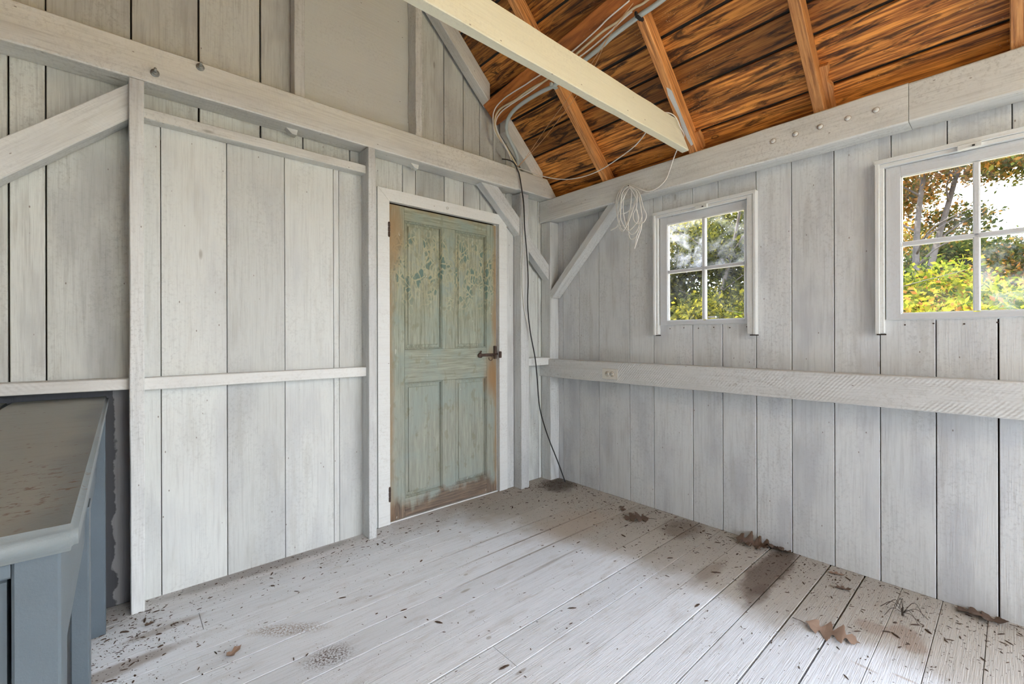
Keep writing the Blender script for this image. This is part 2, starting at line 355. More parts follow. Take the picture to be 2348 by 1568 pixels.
def leafmat(name, cols):
    t = NT(name); at = t.n('ShaderNodeAttribute'); at.attribute_name = 'tint'
    c = t.ramp(at.outputs['Fac'], [(i / (len(cols) - 1), c) for i, c in enumerate(cols)])
    d = t.n('ShaderNodeBsdfDiffuse'); t.put(d.inputs['Color'], c); tl = t.n('ShaderNodeBsdfTranslucent'); t.put(tl.inputs['Color'], c)
    m = t.n('ShaderNodeMixShader'); m.inputs[0].default_value = .45
    t.t.links.new(d.outputs[0], m.inputs[1]); t.t.links.new(tl.outputs[0], m.inputs[2]); t.t.links.new(m.outputs[0], t.out.inputs['Surface']); return t.m
M['leaf_yel'] = leafmat('yellow_green_leaves', [(.03, .05, .008), (.085, .115, .012), (.20, .22, .018), (.34, .31, .025), (.30, .13, .03)])
M['leaf_oli'] = leafmat('olive_leaves', [(.02, .026, .008), (.055, .062, .014), (.11, .11, .018), (.30, .26, .025)])
M['leaf_ora'] = leafmat('orange_green_leaves', [(.03, .045, .012), (.075, .095, .018), (.18, .15, .03), (.36, .16, .03), (.36, .20, .045)])
M['leaf_dk'] = leafmat('dark_green_leaves', [(.012, .02, .01), (.03, .04, .014), (.05, .06, .018)])
M['bark'] = simple('grey_bark', (.085, .075, .07), .9, 0, .5, 14, .8)
def oak():
    t = NT('dry_oak_leaf'); o = t.obj(); n = t.noise(t.map(o, (1, 1, 1)), 40, 4)
    c = t.mix(n, (.20, .125, .085), (.36, .245, .175)); return t.bsdf(c, .6, n, .3, .001)
M['oak'] = oak(); M['oakd'] = simple('curled_dark_leaf', (.13, .085, .06), .7, 0, .4, 50)
M['debris'] = simple('debris', (.07, .045, .032), .9, 0, .5, 20)
M['soil'] = simple('leafy_ground', (.36, .27, .13), .95, 0, .5, 3)
M['roofout'] = simple('shingles', (.12, .10, .09), .9)

# ------------------------------------------------------------------ build helpers
def link(o, parent=None):
    COL.objects.link(o)
    if parent is not None: o.parent = parent
    return o
def tag(o, label=None, cat=None, group=None, kind=None):
    if label: o['label'] = label
    if cat: o['category'] = cat
    if group: o['group'] = group
    if kind: o['kind'] = kind
    return o
def empty(name, loc=(0, 0, 0), rz=0.0, **kw):
    o = bpy.data.objects.new(name, None); o.empty_display_size = .1; o.location = loc; o.rotation_euler = (0, 0, rz); link(o); tag(o, **kw)
    bpy.context.view_layer.update(); return o
def mesh_obj(name, verts, faces, mat, parent=None, smooth=False, mw=None, loc=False):
    me = bpy.data.meshes.new(name); me.from_pydata([tuple(v) for v in verts], [], faces); me.update()
    me.materials.append(mat)
    if smooth: me.polygons.foreach_set('use_smooth', [True] * len(me.polygons))
    o = bpy.data.objects.new(name, me); link(o, parent)
    if mw is not None:
        o.matrix_basis = (parent.matrix_world.inverted() @ mw) if parent is not None and not loc else mw
    return o
def frame(p0, p1, side):
    """local X along p0->p1, local Y near `side`, origin at the middle"""
    p0, p1 = Vector(p0), Vector(p1); x = (p1 - p0).normalized(); y = Vector(side); y = (y - x * y.dot(x)).normalized(); z = x.cross(y)
    c = (p0 + p1) / 2
    return Matrix(((x.x, y.x, z.x, c.x), (x.y, y.y, z.y, c.y), (x.z, y.z, z.z, c.z), (0, 0, 0, 1))), (p1 - p0).length
def timber(name, p0, p1, side, wy, wz, mat, parent=None, ch=.003, jit=0.0, seg=1, offy=0, offz=0, cut0=(0, 0), cut1=(0, 0), loc=False, **kw):
    """squared timber with chamfered, slightly uneven arrises; wy across `side`, wz the other way;
    cut0 / cut1 slide the ends along the length by (ky*y + kz*z)"""
    mw, L = frame(p0, p1, side); vs, fs = [], []
    hy, hz = wy / 2, wz / 2; c = min(ch, hy * .6, hz * .6)
    prof = [(-hy + c, -hz), (hy - c, -hz), (hy, -hz + c), (hy, hz - c), (hy - c, hz), (-hy + c, hz), (-hy, hz - c), (-hy, -hz + c)]
    for i in range(seg + 1):
        s = i / seg; dy = [random.uniform(-jit, jit) for _ in range(4)]; dz = [random.uniform(-jit, jit) for _ in range(4)]
        for k, (y, z) in enumerate(prof):
            q = ((k + 7) // 2) % 4 if jit else 0
            yy, zz = y + dy[q] + offy, z + dz[q] + offz
            sh = (cut0[0] * yy + cut0[1] * zz) * (1 - s) + (cut1[0] * yy + cut1[1] * zz) * s
            vs.append((-L / 2 + L * s + sh, yy, zz))
    for i in range(seg):
        for k in range(8): a = i * 8 + k; b = i * 8 + (k + 1) % 8; fs.append((a, b, b + 8, a + 8))
    fs.append(tuple(range(7, -1, -1))); fs.append(tuple(seg * 8 + k for k in range(8)))
    o = mesh_obj(name, vs, fs, mat, parent, False, mw, loc); tag(o, **kw); return o
def box(name, lo, hi, mat, parent=None, ch=.0015, long=None, **kw):
    """axis-aligned timber between two corners; long axis chosen or given"""
    lo, hi = Vector(lo), Vector(hi); d = hi - lo; c = (lo + hi) / 2
    ax = long if long is not None else max(range(3), key=lambda i: d[i]); e = [Vector((1, 0, 0)), Vector((0, 1, 0)), Vector((0, 0, 1))]
    sd = {0: 1, 1: 2, 2: 1}[ax]; oth = 3 - ax - sd
    return timber(name, c - e[ax] * d[ax] / 2, c + e[ax] * d[ax] / 2, e[sd], d[sd], d[oth], mat, parent, ch, **kw)
def poly_prism(name, pts, axis, a, b, mat, parent=None, **kw):
    """2-D outline extruded along a world axis (0,1,2) from a to b"""
    n = len(pts); vs = []
    for t_ in (a, b):
        for (u, v) in pts:
            q = [0, 0, 0]; oth = [i for i in range(3) if i != axis]; q[axis] = t_; q[oth[0]] = u; q[oth[1]] = v; vs.append(Vector(q))
    fs = [tuple(range(n)), tuple(range(2 * n - 1, n - 1, -1))] + [(i, (i + 1) % n + 0, (i + 1) % n + n, i + n) for i in range(n)]
    c = sum(vs, Vector()) / len(vs)
    mw = Matrix.Translation(c) if parent is None else parent.matrix_world.inverted() @ Matrix.Translation(c)
    me = bpy.data.meshes.new(name); me.from_pydata([tuple(v - c) for v in vs], [], fs)
    bm = bmesh.new(); bm.from_mesh(me); bmesh.ops.recalc_face_normals(bm, faces=bm.faces); bm.to_mesh(me); bm.free()
    me.materials.append(mat); o = bpy.data.objects.new(name, me); link(o, parent); o.matrix_basis = mw; tag(o, **kw); return o
def vboard(name, u0, u1, z0, z1, plane, th, wall, mat, parent, gap=.003, z1b=None):
    """upright board on wall 'back' (plane y) or 'right' (plane x); local X points up so the grain runs up; slanted top when z1b given"""
    u0 += gap / 2; u1 -= gap / 2; zb = z1 if z1b is None else z1b
    L = max(z1, zb) - z0; w = (u1 - u0); c = .002
    vs = [];
    for (x, y) in ((0, -w / 2), (0, w / 2)): pass
    top0, top1 = z1 - z0, zb - z0
    # front face is -Z local ; chamfered long edges
    prof = [(-w / 2, th), (-w / 2, c), (-w / 2 + c, 0), (w / 2 - c, 0), (w / 2, c), (w / 2, th)]
    for k in (0, 1):
        for (y, z) in prof:
            tt = top0 + (top1 - top0) * ((y + w / 2) / w)
            vs.append((0 if k == 0 else tt, y, z))
    fs = [(i, i + 1, i + 7, i + 6) for i in range(5)] + [(5, 0, 6, 11), (0, 5, 4, 3, 2, 1), (6, 7, 8, 9, 10, 11)]
    um = (u0 + u1) / 2
    if wall == 'back':   # local X=up, local Y=+x, local Z = +y
        mw = Matrix(((0, 1, 0, um), (0, 0, 1, plane), (1, 0, 0, z0), (0, 0, 0, 1)))
    else:                # local X=up, local Y = -y... u is world y ; local Z=+x
        mw = Matrix(((0, 0, 1, plane), (0, 1, 0, um), (1, 0, 0, z0), (0, 0, 0, 1)))
    me = bpy.data.meshes.new(name); me.from_pydata(vs, [], fs)
    bm = bmesh.new(); bm.from_mesh(me); bmesh.ops.recalc_face_normals(bm, faces=bm.faces); bm.to_mesh(me); bm.free()
    me.materials.append(mat); o = bpy.data.objects.new(name, me); link(o, parent); o.matrix_basis = mw
    return o
def catmull(P, n=8):
    P = [Vector(p) for p in P]; P = [P[0] * 2 - P[1]] + P + [P[-1] * 2 - P[-2]]; out = []
    for i in range(1, len(P) - 2):
        for k in range(n):
            t = k / n; a, b, c, d = P[i - 1:i + 3]
            out.append(.5 * ((2 * b) + (c - a) * t + (2 * a - 5 * b + 4 * c - d) * t * t + (3 * b - a - 3 * c + d) * t ** 3))
    return out + [P[-2]]
def tube_geo(path, r, ns=7, r1=None):
    vs, fs = [], []; up = Vector((.13, .21, .97)); n = len(path); prev = None
    for i, p in enumerate(path):
        t = (path[min(i + 1, n - 1)] - path[max(i - 1, 0)]).normalized()
        x = prev if prev is not None else t.cross(up)
        x = x - t * x.dot(t)
        if x.length < 1e-6: x = t.cross(Vector((1, 0, 0)))
        x.normalize(); prev = x; y = t.cross(x); rr = r if r1 is None else r + (r1 - r) * i / (n - 1)
        for k in range(ns): a = 2 * math.pi * k / ns; vs.append(p + x * (rr * math.cos(a)) + y * (rr * math.sin(a)))
    for i in range(n - 1):
        for k in range(ns): a = i * ns + k; b = i * ns + (k + 1) % ns; fs.append((a, b, b + ns, a + ns))
    fs.append(tuple(range(ns - 1, -1, -1))); fs.append(tuple((n - 1) * ns + k for k in range(ns)))
    return vs, fs
def tube(name, pts, r, mat, parent=None, n=8, ns=7, smooth_path=True, r1=None, **kw):
    path = catmull(pts, n) if smooth_path else [Vector(p) for p in pts]
    c = path[0].copy() if parent is None else Vector((0, 0, 0))
    vs, fs = tube_geo(path, r, ns, r1)
    if parent is None: vs = [v - c for v in vs]; mw = Matrix.Translation(c)
    else: mw = Matrix.Identity(4)
    o = mesh_obj(name, vs, fs, mat, parent, True, mw, True); tag(o, **kw); return o
def disc(name, c, nrm, r, h, mat, parent=None, ns=14, **kw):
    c = Vector(c); nrm = Vector(nrm).normalized()
    return tube(name, [c - nrm * h / 2, c + nrm * h / 2], r, mat, parent, 1, ns, False, **kw)

W, HL, YR = 3.8, 2.28, -5.3      # room width, roof plane height over the window wall, rear wall
SL = .95
def roofz(x): return HL - SL * x if x > -W / 2 else HL - SL * (-W - x)

# ------------------------------------------------------------------ structure: walls, floor, roof
wall_back = empty('wall_back', kind='structure')
# dark sheathing behind the boards, gable-shaped
poly_prism('sheathing', [(-3.9, -.25), (.12, -.25), (.12, roofz(.12) + .02), (-W / 2, roofz(-W / 2) + .03), (-3.9, roofz(-3.9) + .02)], 1, .024, .06, M['dark'], wall_back)
gable_j = [-3.8, -3.55, -3.30, -3.10, -2.990, -2.890, -2.632, -2.388, -2.128, -1.96]
gj2 = [-1.246, -1.022, -.861, -.719, -.593, -.47, -.36, -.245, -.13, 0.0]
# full-height boards left of the first stud
for a, b in zip(gable_j[:7], gable_j[1:7]):
    low = b <= -2.62
    wd = .006 if b in (-2.990, -2.890) else .004
    vboard('board', a, b, .93, roofz(a) + .01, 0, .022, 'back', M['board'], wall_back, wd, roofz(b) + .01)
for a, b in ((-3.8, -3.4), (-3.4, -3.05), (-3.05, -2.60)):
    vboard('board', a, b, .0, .93, 0, .022, 'back', M['greyover'], wall_back)
for a, b in ((-2.632, -2.388), (-2.388, -2.128), (-2.128, -1.923)):
    vboard('board', a, b, 2.05, roofz(a) + .01, 0, .022, 'back', M['board'], wall_back, .008, roofz(b) + .01)
vboard('board', -1.923, -1.667, 2.05, 2.32, 0, .022, 'back', M['board'], wall_back, .006)
vboard('board', -1.667, -1.59, 2.05, 2.32, 0, .022, 'back', M['board'], wall_back, .005)
# wide smooth panel between the gable studs
pl_ = poly_prism('wide_panel', [(-1.955, 2.30), (-1.255, 2.30), (-1.255, roofz(-1.255) + .01), (-W / 2, roofz(-W / 2) + .01), (-1.955, roofz(-1.955) + .01)], 1, -.004, .02, M['panel'], wall_back)
for a, b in zip(gj2, gj2[1:]):
    z0 = 2.02 if b < -.48 else 0
    vboard('board', a, b, z0, roofz(a) + .01, 0, .022, 'back', M['board'], wall_back, .004 if a != -1.022 else .007, roofz(b) + .01)
for a, b in ((-1.57, -1.331), (-1.331, -1.232), (-1.232, -1.022)):
    vboard('board', a, b, 2.02, 2.32, 0, .022, 'back', M['board'], wall_back, .004)
# infill panel between the first two studs, standing proud of the siding
for a, b, g in ((-2.60, -2.5335, .002), (-2.5335, -2.282, .004), (-2.282, -2.026, .002), (-2.026, -1.775, .003), (-1.775, -1.745, .0015), (-1.745, -1.605, .002)):
    vboard('board', a, b, .0, 2.10, -.038, .030, 'back', M['infill'], wall_back, g)

wall_right = empty('wall_right', kind='structure')
def shr(y0, y1, z0, z1): box('sheathing', (.024, y0, z0), (.05, y1, z1), M['dark'], wall_right, 0)
W1, W2 = (-1.567, -1.0), (-2.72, -2.147)     # sash openings
ZS, ZT = 1.222, 1.935
shr(-.99, .1, -.25, 2.3); shr(-2.14, -1.575, -.25, 2.3); shr(-2.96, -2.73, -.25, 2.3); shr(-5.4, -5.0, -.25, 2.3)
for w in (W1, W2): shr(w[0] - .01, w[1] + .01, -.25, ZS - .006); shr(w[0] - .01, w[1] + .01, ZT + .006, 2.3)
rj = [0.0, -.155, -.322, -.511, -.777, -.963, -1.232, -1.414, -1.600, -1.775, -1.961, -2.139, -2.328, -2.511, -2.715, -2.93, -2.96, -5.0, -5.3]
gp = {-.155: .002, -.322: .002, -.511: .003, -.777: .003, -.963: .004, -1.232: .004, -1.414: .004, -1.6: .004, -1.775: .003, -1.961: .004, -2.139: .003, -2.328: .004, -2.511: .006}
def rboard(yb, ya, z0, z1, g=.003): vboard('board', yb, ya, z0, z1, 0, .022, 'right', M['boardr'], wall_right, g)
for a, b in zip(rj, rj[1:]):
    g = gp.get(a, .003)
    if a == -2.96: continue      # open doorway behind the picture
    if a <= -.96 and b >= -1.61:      # under window 1 (runs up between its casings)
        rboard(b, a, 0, ZS, g)
    elif a <= -2.13 and b >= -2.72:
        rboard(b, a, 0, ZS, g)
    else: rboard(b, a, 0, 2.2, g)
for a, b in ((-.963, -1.03), (-1.03, -1.232), (-1.232, -1.39), (-1.39, -1.60), (-2.12, -2.18), (-2.18, -2.365), (-2.365, -2.55), (-2.55, -2.75)): rboard(b, a, ZT, 2.2)
rboard(-1.0, -.963, ZS, ZT, 0); rboard(-1.6, -1.567, ZS, ZT, 0); rboard(-2.147, -2.139, ZS, ZT, 0)

wall_left = empty('wall_left', kind='structure')
for k in range(19): vboard('board', YR + k * .279, YR + (k + 1) * .279, 0, 2.25, -W - .022, .022, 'right', M['boardr'], wall_left)
box('sheathing', (-W - .06, YR, -.25), (-W - .024, .06, 2.3), M['dark'], wall_left, 0)
wall_rear = empty('wall_rear', kind='structure')
for a, b in ((-3.8, -3.0), (-3.0, -2.2), (-.28, 0.0)): box('board', (a, YR - .03, 0), (b, YR, 2.3), M['board'], wall_rear)
poly_prism('gable_board', [(-3.85, 2.3), (.05, 2.3), (-W / 2, roofz(-W / 2) + .02)], 1, YR - .03, YR, M['board'], wall_rear)

floor = empty('floor', kind='structure')
box('subfloor', (-3.86, YR - .02, -.12), (.02, .02, -.026), M['dark'], floor, 0)
fj = [.0, -.03, -.165, -.30, -.44, -.583, -.722, -.862, -.99, -1.135, -1.271, -1.405, -1.54, -1.68, -1.811, -1.944, -2.08, -2.215, -2.348] + [-2.348 - .134 * k for k in range(1, 22)] + [YR]
fg = {-1.271: .006, -1.68: .005, -1.944: .006, -2.08: .006, -1.811: .004, -.722: .004, -.862: .004, -.99: .003, -.583: .003, -2.348: .002, -1.135: .003}
butts = {-1.271: [-1.633], -.30: [-2.425], -.583: [-1.393], -1.135: [-3.0], -1.811: [-2.4], -.722: [-2.9], -1.944: [-3.1], -2.348: [-1.9], -.165: [-3.1]}
for a, b in zip(fj, fj[1:]):
    g0, g1 = fg.get(a, .0016) / 2, fg.get(b, .0016) / 2
    xs = [-3.8] + sorted(butts.get(a, [])) + [0.0]
    for x0, x1 in zip(xs, xs[1:]):
        box('floorboard', (x0 + .001, b + g1, -.025), (x1 - .001, a - g0, random.uniform(-.0008, .0004)), M['floor'], floor, .0012, 0)

ceiling = empty('ceiling', kind='structure')
nrm = Vector((SL, 0, 1)).normalized()
def roof_side(sign, parent):
    jx = [.16, -.087, -.268, -.371, -.490, -.652, -.790, -.95, -1.12, -1.27, -1.43, -1.60, -1.75, -1.9]
    for k, (a, b) in enumerate(zip(jx, jx[1:])):
        g = [.013, .018, .015, .014, .018, .013][k % 6] / 2 / 1.38
        x0, x1 = a - g, b + g
        if sign < 0: A, B = Vector((-W - x0, 0, roofz(x0))), Vector((-W - x1, 0, roofz(x1))); n_ = Vector((-SL, 0, 1)).normalized()
        else: A, B = Vector((x0, 0, roofz(x0))), Vector((x1, 0, roofz(x1))); n_ = nrm
        c = (A + B) / 2 + n_ * .011; wd = (A - B).length
        timber('roof_board', (c.x, YR - .25, c.z), (c.x, .10, c.z), A - B, wd, .022, M['roof'], parent, .001)
roof_side(1, ceiling); roof_side(-1, ceiling)
for s_ in (1, -1):
    xs = (.2, -1.93) if s_ > 0 else (-W - .2, -W + 1.93)
    ps = [(xs[0], roofz(.2) + .040), (xs[1], roofz(-1.93 if s_ > 0 else -1.93) + .04), (xs[1], roofz(-1.93) + .07), (xs[0], roofz(.2) + .07)]
    poly_prism('underlay', ps, 1, YR - .28, .14, M['slot'], ceiling)
    ps = [(u, v + .031) for (u, v) in ps]; poly_prism('shingle_cover', ps, 1, YR - .3, .2, M['roofout'], ceiling)

# ------------------------------------------------------------------ frame timbers
beams = 'white painted frame timbers'
gb = empty('gable_beam', (-1.9, -.067, 2.23), label='long white beam across the gable wall above the door, two bolts in it', cat='beam')
def gp_(o): return o
timber('beam_length', (-3.8, -.068, 2.311), (-.47, -.068, 2.311), (0, 1, 0), .131, .158, M['beam'], gb, .005, .0018, 22)
timber('beam_length', (-.47, -.063, 2.315), (-.085, -.063, 2.315), (0, 1, 0), .120, .146, M['beam'], gb, .005, .0015, 4, cut1=(0, -.9))
for (x, z, m) in ((-2.556, 2.276, 'steel'), (-2.397, 2.365, 'steel')):
    b = disc('washer', (x + 1.9, -.137 + .067, z - 2.23), (0, 1, 0), .016, .005, M[m], gb)
    tube('nut', [(x + 1.9, -.139 + .067, z - 2.23), (x + 1.9, -.150 + .067, z - 2.23)], .010, M[m], gb, 1, 6, False)
    tube('bolt_end', [(x + 1.9, -.148 + .067, z - 2.23), (x + 1.9, -.170 + .067, z - 2.225)], .005, M[m], gb, 1, 8, False)
for x in (-2.0, -1.286):
    poly_prism('wedge', [(x - .03, 2.235), (x + .03, 2.235), (x + .024, 2.205), (x + .0, 2.208)], 1, -.075, -.035, M['beam'], gb)

tp = empty('top_plate', (-.06, -2.1, 2.067), label='long white beam on top of the window wall with five round plugs', cat='beam')
timber('plate_length', (-.0605, -.003, 2.1535), (-.0605, -2.2545, 2.1535), (1, 0, 0), .118, .172, M['beam'], tp, .006, .0015, 16)
timber('plate_length', (-.0605, -2.2565, 2.1535), (-.0605, YR, 2.1535), (1, 0, 0), .117, .170, M['beam'], tp, .006, .0015, 12)
for y, z in ((-1.728, 2.162), (-1.829, 2.163), (-1.934, 2.163), (-2.043, 2.163), (-2.146, 2.161)):
    disc('plug_joint', (-.1205 + .06, y + 2.1, z - 2.067), (1, .1, 0), .0130, .003, M['extwood'], tp)
    disc('plug', (-.121 + .06, y + 2.1, z - 2.067), (1, .1, 0), .0115, .005, M['trimw'], tp)
timber('mitre_line', (-.12, -.26, 2.09), (-.12, -.30, 2.2), (1, 0, 0), .001, .001, M['dark'], tp) if False else None

def stud(x0, x1, y0, y1, z0, z1, label, cat='post', mat='stud', name='stud', jit=.0016):
    c = Vector(((x0 + x1) / 2, (y0 + y1) / 2, 0))
    o = timber(name, (c.x, c.y, z0), (c.x, c.y, z1), (0, 1, 0), y1 - y0, x1 - x0, M[mat], None, .003, jit, 14)
    return tag(o, label, cat)
stud(-2.640, -2.592, -.134, -.002, 0.0, 2.229, 'white wall post between the grey bench and the wide boarded infill')
stud(-1.614, -1.569, -.134, -.002, 0.0, 2.229, 'white wall post on the hinge side of the green door')
stud(-.414, -.333, -.106, -.002, 0.0, 2.229, 'white wall post on the latch side of the green door, a cable in front')
stud(-.100, -.002, -.108, -.006, 0.0, 2.064, 'white corner post where the door wall meets the window wall')
stud(-1.987, -1.936, -.080, -.006, 2.392, roofz(-1.96) - .02, 'upright stud in the gable at the left edge of the smooth panel', name='gable_stud')
stud(-1.292, -1.246, -.100, -.006, 2.392, roofz(-1.27) - .02, 'wavy edged upright stud in the gable at the right edge of the smooth panel', name='gable_stud', jit=.004)
# hidden studs further left keep the rail honest
stud(-3.62, -3.57, -.134, -.002, 0.0, 2.23, 'white wall post at the far left behind the bench')

def rail(name, lo, hi, label, mat='rail', long=None): return tag(box(name, lo, hi, M[mat], None, .003, long), label, 'rail')
tag(timber('header_block', (-2.592, -.069, 2.110), (-1.614, -.069, 2.110), (0, 1, 0), .062, .046, M['beam'], None, .003, .001, 8), 'white cross piece closing the top of the boarded infill', 'rail')
tag(timber('wall_rail', (-2.592, -.069, .9515), (-1.614, -.069, .9515), (0, 1, 0), .062, .0525, M['trimw'], None, .003, .001, 8), 'white rail across the boarded infill between two posts', 'rail')
tag(timber('wall_rail', (-3.57, -.05, .9655), (-2.640, -.05, .9545), (0, 1, 0), .100, .045, M['rail2'], None, .003, .001, 8), 'rough sawn white rail directly above the grey bench', 'rail')
tag(timber('wall_rail', (-.333, -.053, .953), (-.100, -.053, .953), (0, 1, 0), .096, .060, M['trimw'], None, .003, .0008, 3), 'short white rail between the door post and the corner post', 'rail')
wr = empty('window_wall_rail', (-.05, -2.1, .828), label='long rough sawn white rail under both windows', cat='rail')
timber('rail_board', (-.102, .004, .8987), (-.102, -2.9, .8987), (1, 0, 0), .030, .1415, M['rail'], wr, .003, .001, 24)
box('ledge', (-.088, -2.9, .938), (-.001, -.11, .9685), M['rail'], wr, .002)

# braces
def brace(p0, p1, side, wy, wz, label, e0=None, e1=None, **kw):
    mw, L = frame(p0, p1, side); d = mw.col[0]; zl = mw.col[2]
    for key, e in (('cut0', e0), ('cut1', e1)):
        if e is not None: kw[key] = (0, -zl[e] / d[e])      # end plane square to world axis e
    return tag(timber('brace', p0, p1, side, wy, wz, M['stud'], None, .003, .001, 8, **kw), label, 'brace')
# right-wall knee brace: from the corner post up to the plate, in the plane of the wall
def line_yz(a, b): return Vector((-.052, a[0], a[1])), Vector((-.052, b[0], b[1]))
p0, p1 = line_yz((-.106, 1.474), (-.762, 2.130)); 
brace(p0, p1, (1, 0, 0), .098, .052, 'white diagonal brace from the corner post up to the coil of cable', cut0=(0, 0), cut1=(0, 0))
# long brace from the gable beam down through the door post to the corner post
brace((-.78, -.062, 2.300), (-.40, -.062, 1.972), (0, 1, 0), .068, .105, 'white diagonal brace above the top right corner of the green door') if False else None
brace((-.700, -.060, 2.2305), (-.4155, -.060, 1.978), (0, 1, 0), .066, .100, 'white diagonal brace from the gable beam down to the door post', 2, 0)
brace((-.3315, -.060, 1.874), (-.1015, -.060, 1.663), (0, 1, 0), .066, .092, 'white diagonal brace between the door post and the corner post', 0, 0)
brace((-3.35, -.056, 1.475), (-2.641, -.056, 2.142), (0, 1, 0), .088, .108, 'broad white diagonal brace at the far left above the bench', None, 0)

# end rafter of the gable (painted) and the bare rafters
def rafter_run(c_lo, c_hi, xa, xb, y0, y1, mat, label, cat='rafter', name='rafter', side=1, jit=.0015, cut=True):
    """parallelogram section: between roof planes c_lo..c_hi; eaves end cut plumb"""
    def P(x, c): return (x, c - SL * x) if side > 0 else (-W - x, c - SL * x)
    ap = P(xb, c_hi); tip = P(xa, c_lo)
    zt = 2.243
    pts = [P(xa, c_hi), P(xb, c_hi), P(xb, c_lo), P(xa, c_lo)]
    if cut:   # birdsmouth tip resting on the plate
        xh = -(zt - c_lo) / SL; pts = [P(.0, c_hi), P(xb, c_hi), P(xb, c_lo), P(xh - .012, c_lo), P(xh + .004, c_lo + .003), P(.0, zt - SL * 0 + 0.0 if False else c_lo + .06)]
        xh = (c_lo - zt) / SL
        pts = [P(.0, c_hi), P(xb, c_hi), P(xb, c_lo), P(xh - .018, c_lo), (P(xh - .006, 0)[0], zt), (P(.0, 0)[0], zt)]
    mid = ((P(xa, c_lo)[0] + P(xb, c_lo)[0]) / 2, 0, (P(xa, c_lo)[1] + P(xb, c_lo)[1]) / 2)
    d = Vector((P(xb, 0)[0] - P(xa, 0)[0], 0, P(xb, 0)[1] - P(xa, 0)[1])).normalized()
    yv = Vector((0, 1, 0)); zv = d.cross(yv); c = Vector((mid[0], (y0 + y1) / 2, mid[2]))
    mw = Matrix(((d.x, yv.x, zv.x, c.x), (d.y, yv.y, zv.y, c.y), (d.z, yv.z, zv.z, c.z), (0, 0, 0, 1))); inv = mw.inverted()
    vs = [inv @ Vector((x, y, z)) for y in (y0, y1) for (x, z) in pts]; n = len(pts)
    fs = [tuple(range(n)), tuple(range(2 * n - 1, n - 1, -1))] + [(i, (i + 1) % n, (i + 1) % n + n, i + n) for i in range(n)]
    me = bpy.data.meshes.new(name); me.from_pydata([tuple(v) for v in vs], [], fs); bm = bmesh.new(); bm.from_mesh(me)
    bmesh.ops.recalc_face_normals(bm, faces=bm.faces); bmesh.ops.bevel(bm, geom=bm.edges[:], offset=.003, segments=1, affect='EDGES'); bm.to_mesh(me); bm.free()
    me.materials.append(M[mat]); o = bpy.data.objects.new(name, me); link(o); o.matrix_basis = mw
    return tag(o, label, cat)
er = rafter_run(2.135, 2.279, -.17, -.55, -.100, -.024, 'beam', 'lower length of the white painted end rafter, below the sloping cable board', name='end_rafter', cut=False)
rafter_run(2.135, 2.279, -.70, -1.9, -.100, -.024, 'beam', 'upper length of the white painted end rafter against the gable boards', name='end_rafter', cut=False)
rl = ['bare rafter nearest the gable wall, tie beam crossing in front', 'bare rafter at the end of the tie beam, smear of white paint on it', 'bare rafter with a scroll cut block at its foot', 'bare rafter at the right edge of the picture']
for k, y in enumerate((-.64, -1.283, -1.922, -2.568, -3.21, -3.85, -4.5)):
    r_ = rafter_run(2.16, 2.279, -.085, -1.9, y - .0235, y + .0225, 'rafter', rl[k] if k < 4 else ['bare rafter behind the picture, first beyond the edge', 'bare rafter behind the picture, second beyond the edge', 'bare rafter behind the picture, nearest the rear gable'][k - 4])
    r2 = rafter_run(2.16, 2.279, -.085, -1.9, y - .0235, y + .0225, 'rafter', 'bare rafter on the far roof slope number %s from the gable' % ['one', 'two', 'three', 'four', 'five', 'six', 'seven'][k], side=-1)
    if k == 1:
        # smear of white paint on the underside: a thin skin of paint
        pm = []
        def UP(x, yy): return Vector((x, yy, 2.1592 - SL * x - .0006))
        outl = [(-.130, -1.303), (-.37, -1.301), (-.383, -1.292), (-.392, -1.280), (-.36, -1.272), (-.31, -1.278), (-.26, -1.283), (-.22, -1.277), (-.16, -1.282), (-.125, -1.289)]
        vs = [UP(*q) for q in outl]; c = sum(vs, Vector()) / len(vs)
        me = bpy.data.meshes.new('paint_smear'); me.from_pydata([tuple(v) for v in vs], [], [tuple(range(len(vs)))]); me.materials.append(M['trimw'])
        o = bpy.data.objects.new('paint_smear', me); link(o, r_); o.matrix_parent_inverse = Matrix.Identity(4); o.matrix_basis = r_.matrix_basis.inverted()
        o['label'] = 'smear of white paint'
# scroll cut block beside the third rafter
def roofblock(parent, ol, h, ox=0.0, oy=0.0):
    n_ = -nrm; vs = [Vector((x + ox, y + oy, HL - SL * (x + ox))) for x, y in ol]; vs2 = [v + n_ * h for v in vs]; n = len(ol)
    me = bpy.data.meshes.new('scroll_block'); inv = parent.matrix_basis.inverted()
    me.from_pydata([tuple(inv @ v) for v in vs + vs2], [], [tuple(range(n)), tuple(range(2 * n - 1, n - 1, -1))] + [(i, (i + 1) % n, (i + 1) % n + n, i + n) for i in range(n)])
    bm = bmesh.new(); bm.from_mesh(me); bmesh.ops.recalc_face_normals(bm, faces=bm.faces); bm.to_mesh(me); bm.free()
    me.materials.append(M['rafter']); o = bpy.data.objects.new('scroll_block', me); link(o, parent); return o
bpy.context.view_layer.update()
raf = [o for o in bpy.data.objects if o.get('label', '') == rl[2]][0]
ol = [(-.168, -1.946), (-.166, -1.979), (-.150, -1.981), (-.138, -1.976), (-.125, -1.969), (-.113, -1.967), (-.104, -1.973), (-.092, -1.981), (-.078, -1.982), (-.062, -1.977), (-.045, -1.975), (-.01, -1.975), (-.01, -1.946)]
roofblock(raf, ol, .035)
raf = [o for o in bpy.data.objects if o.get('label', '') == rl[1]][0]
roofblock(raf, [(-.100, -1.307), (-.098, -1.330), (-.062, -1.334), (-.02, -1.325), (-.02, -1.307)], .03)

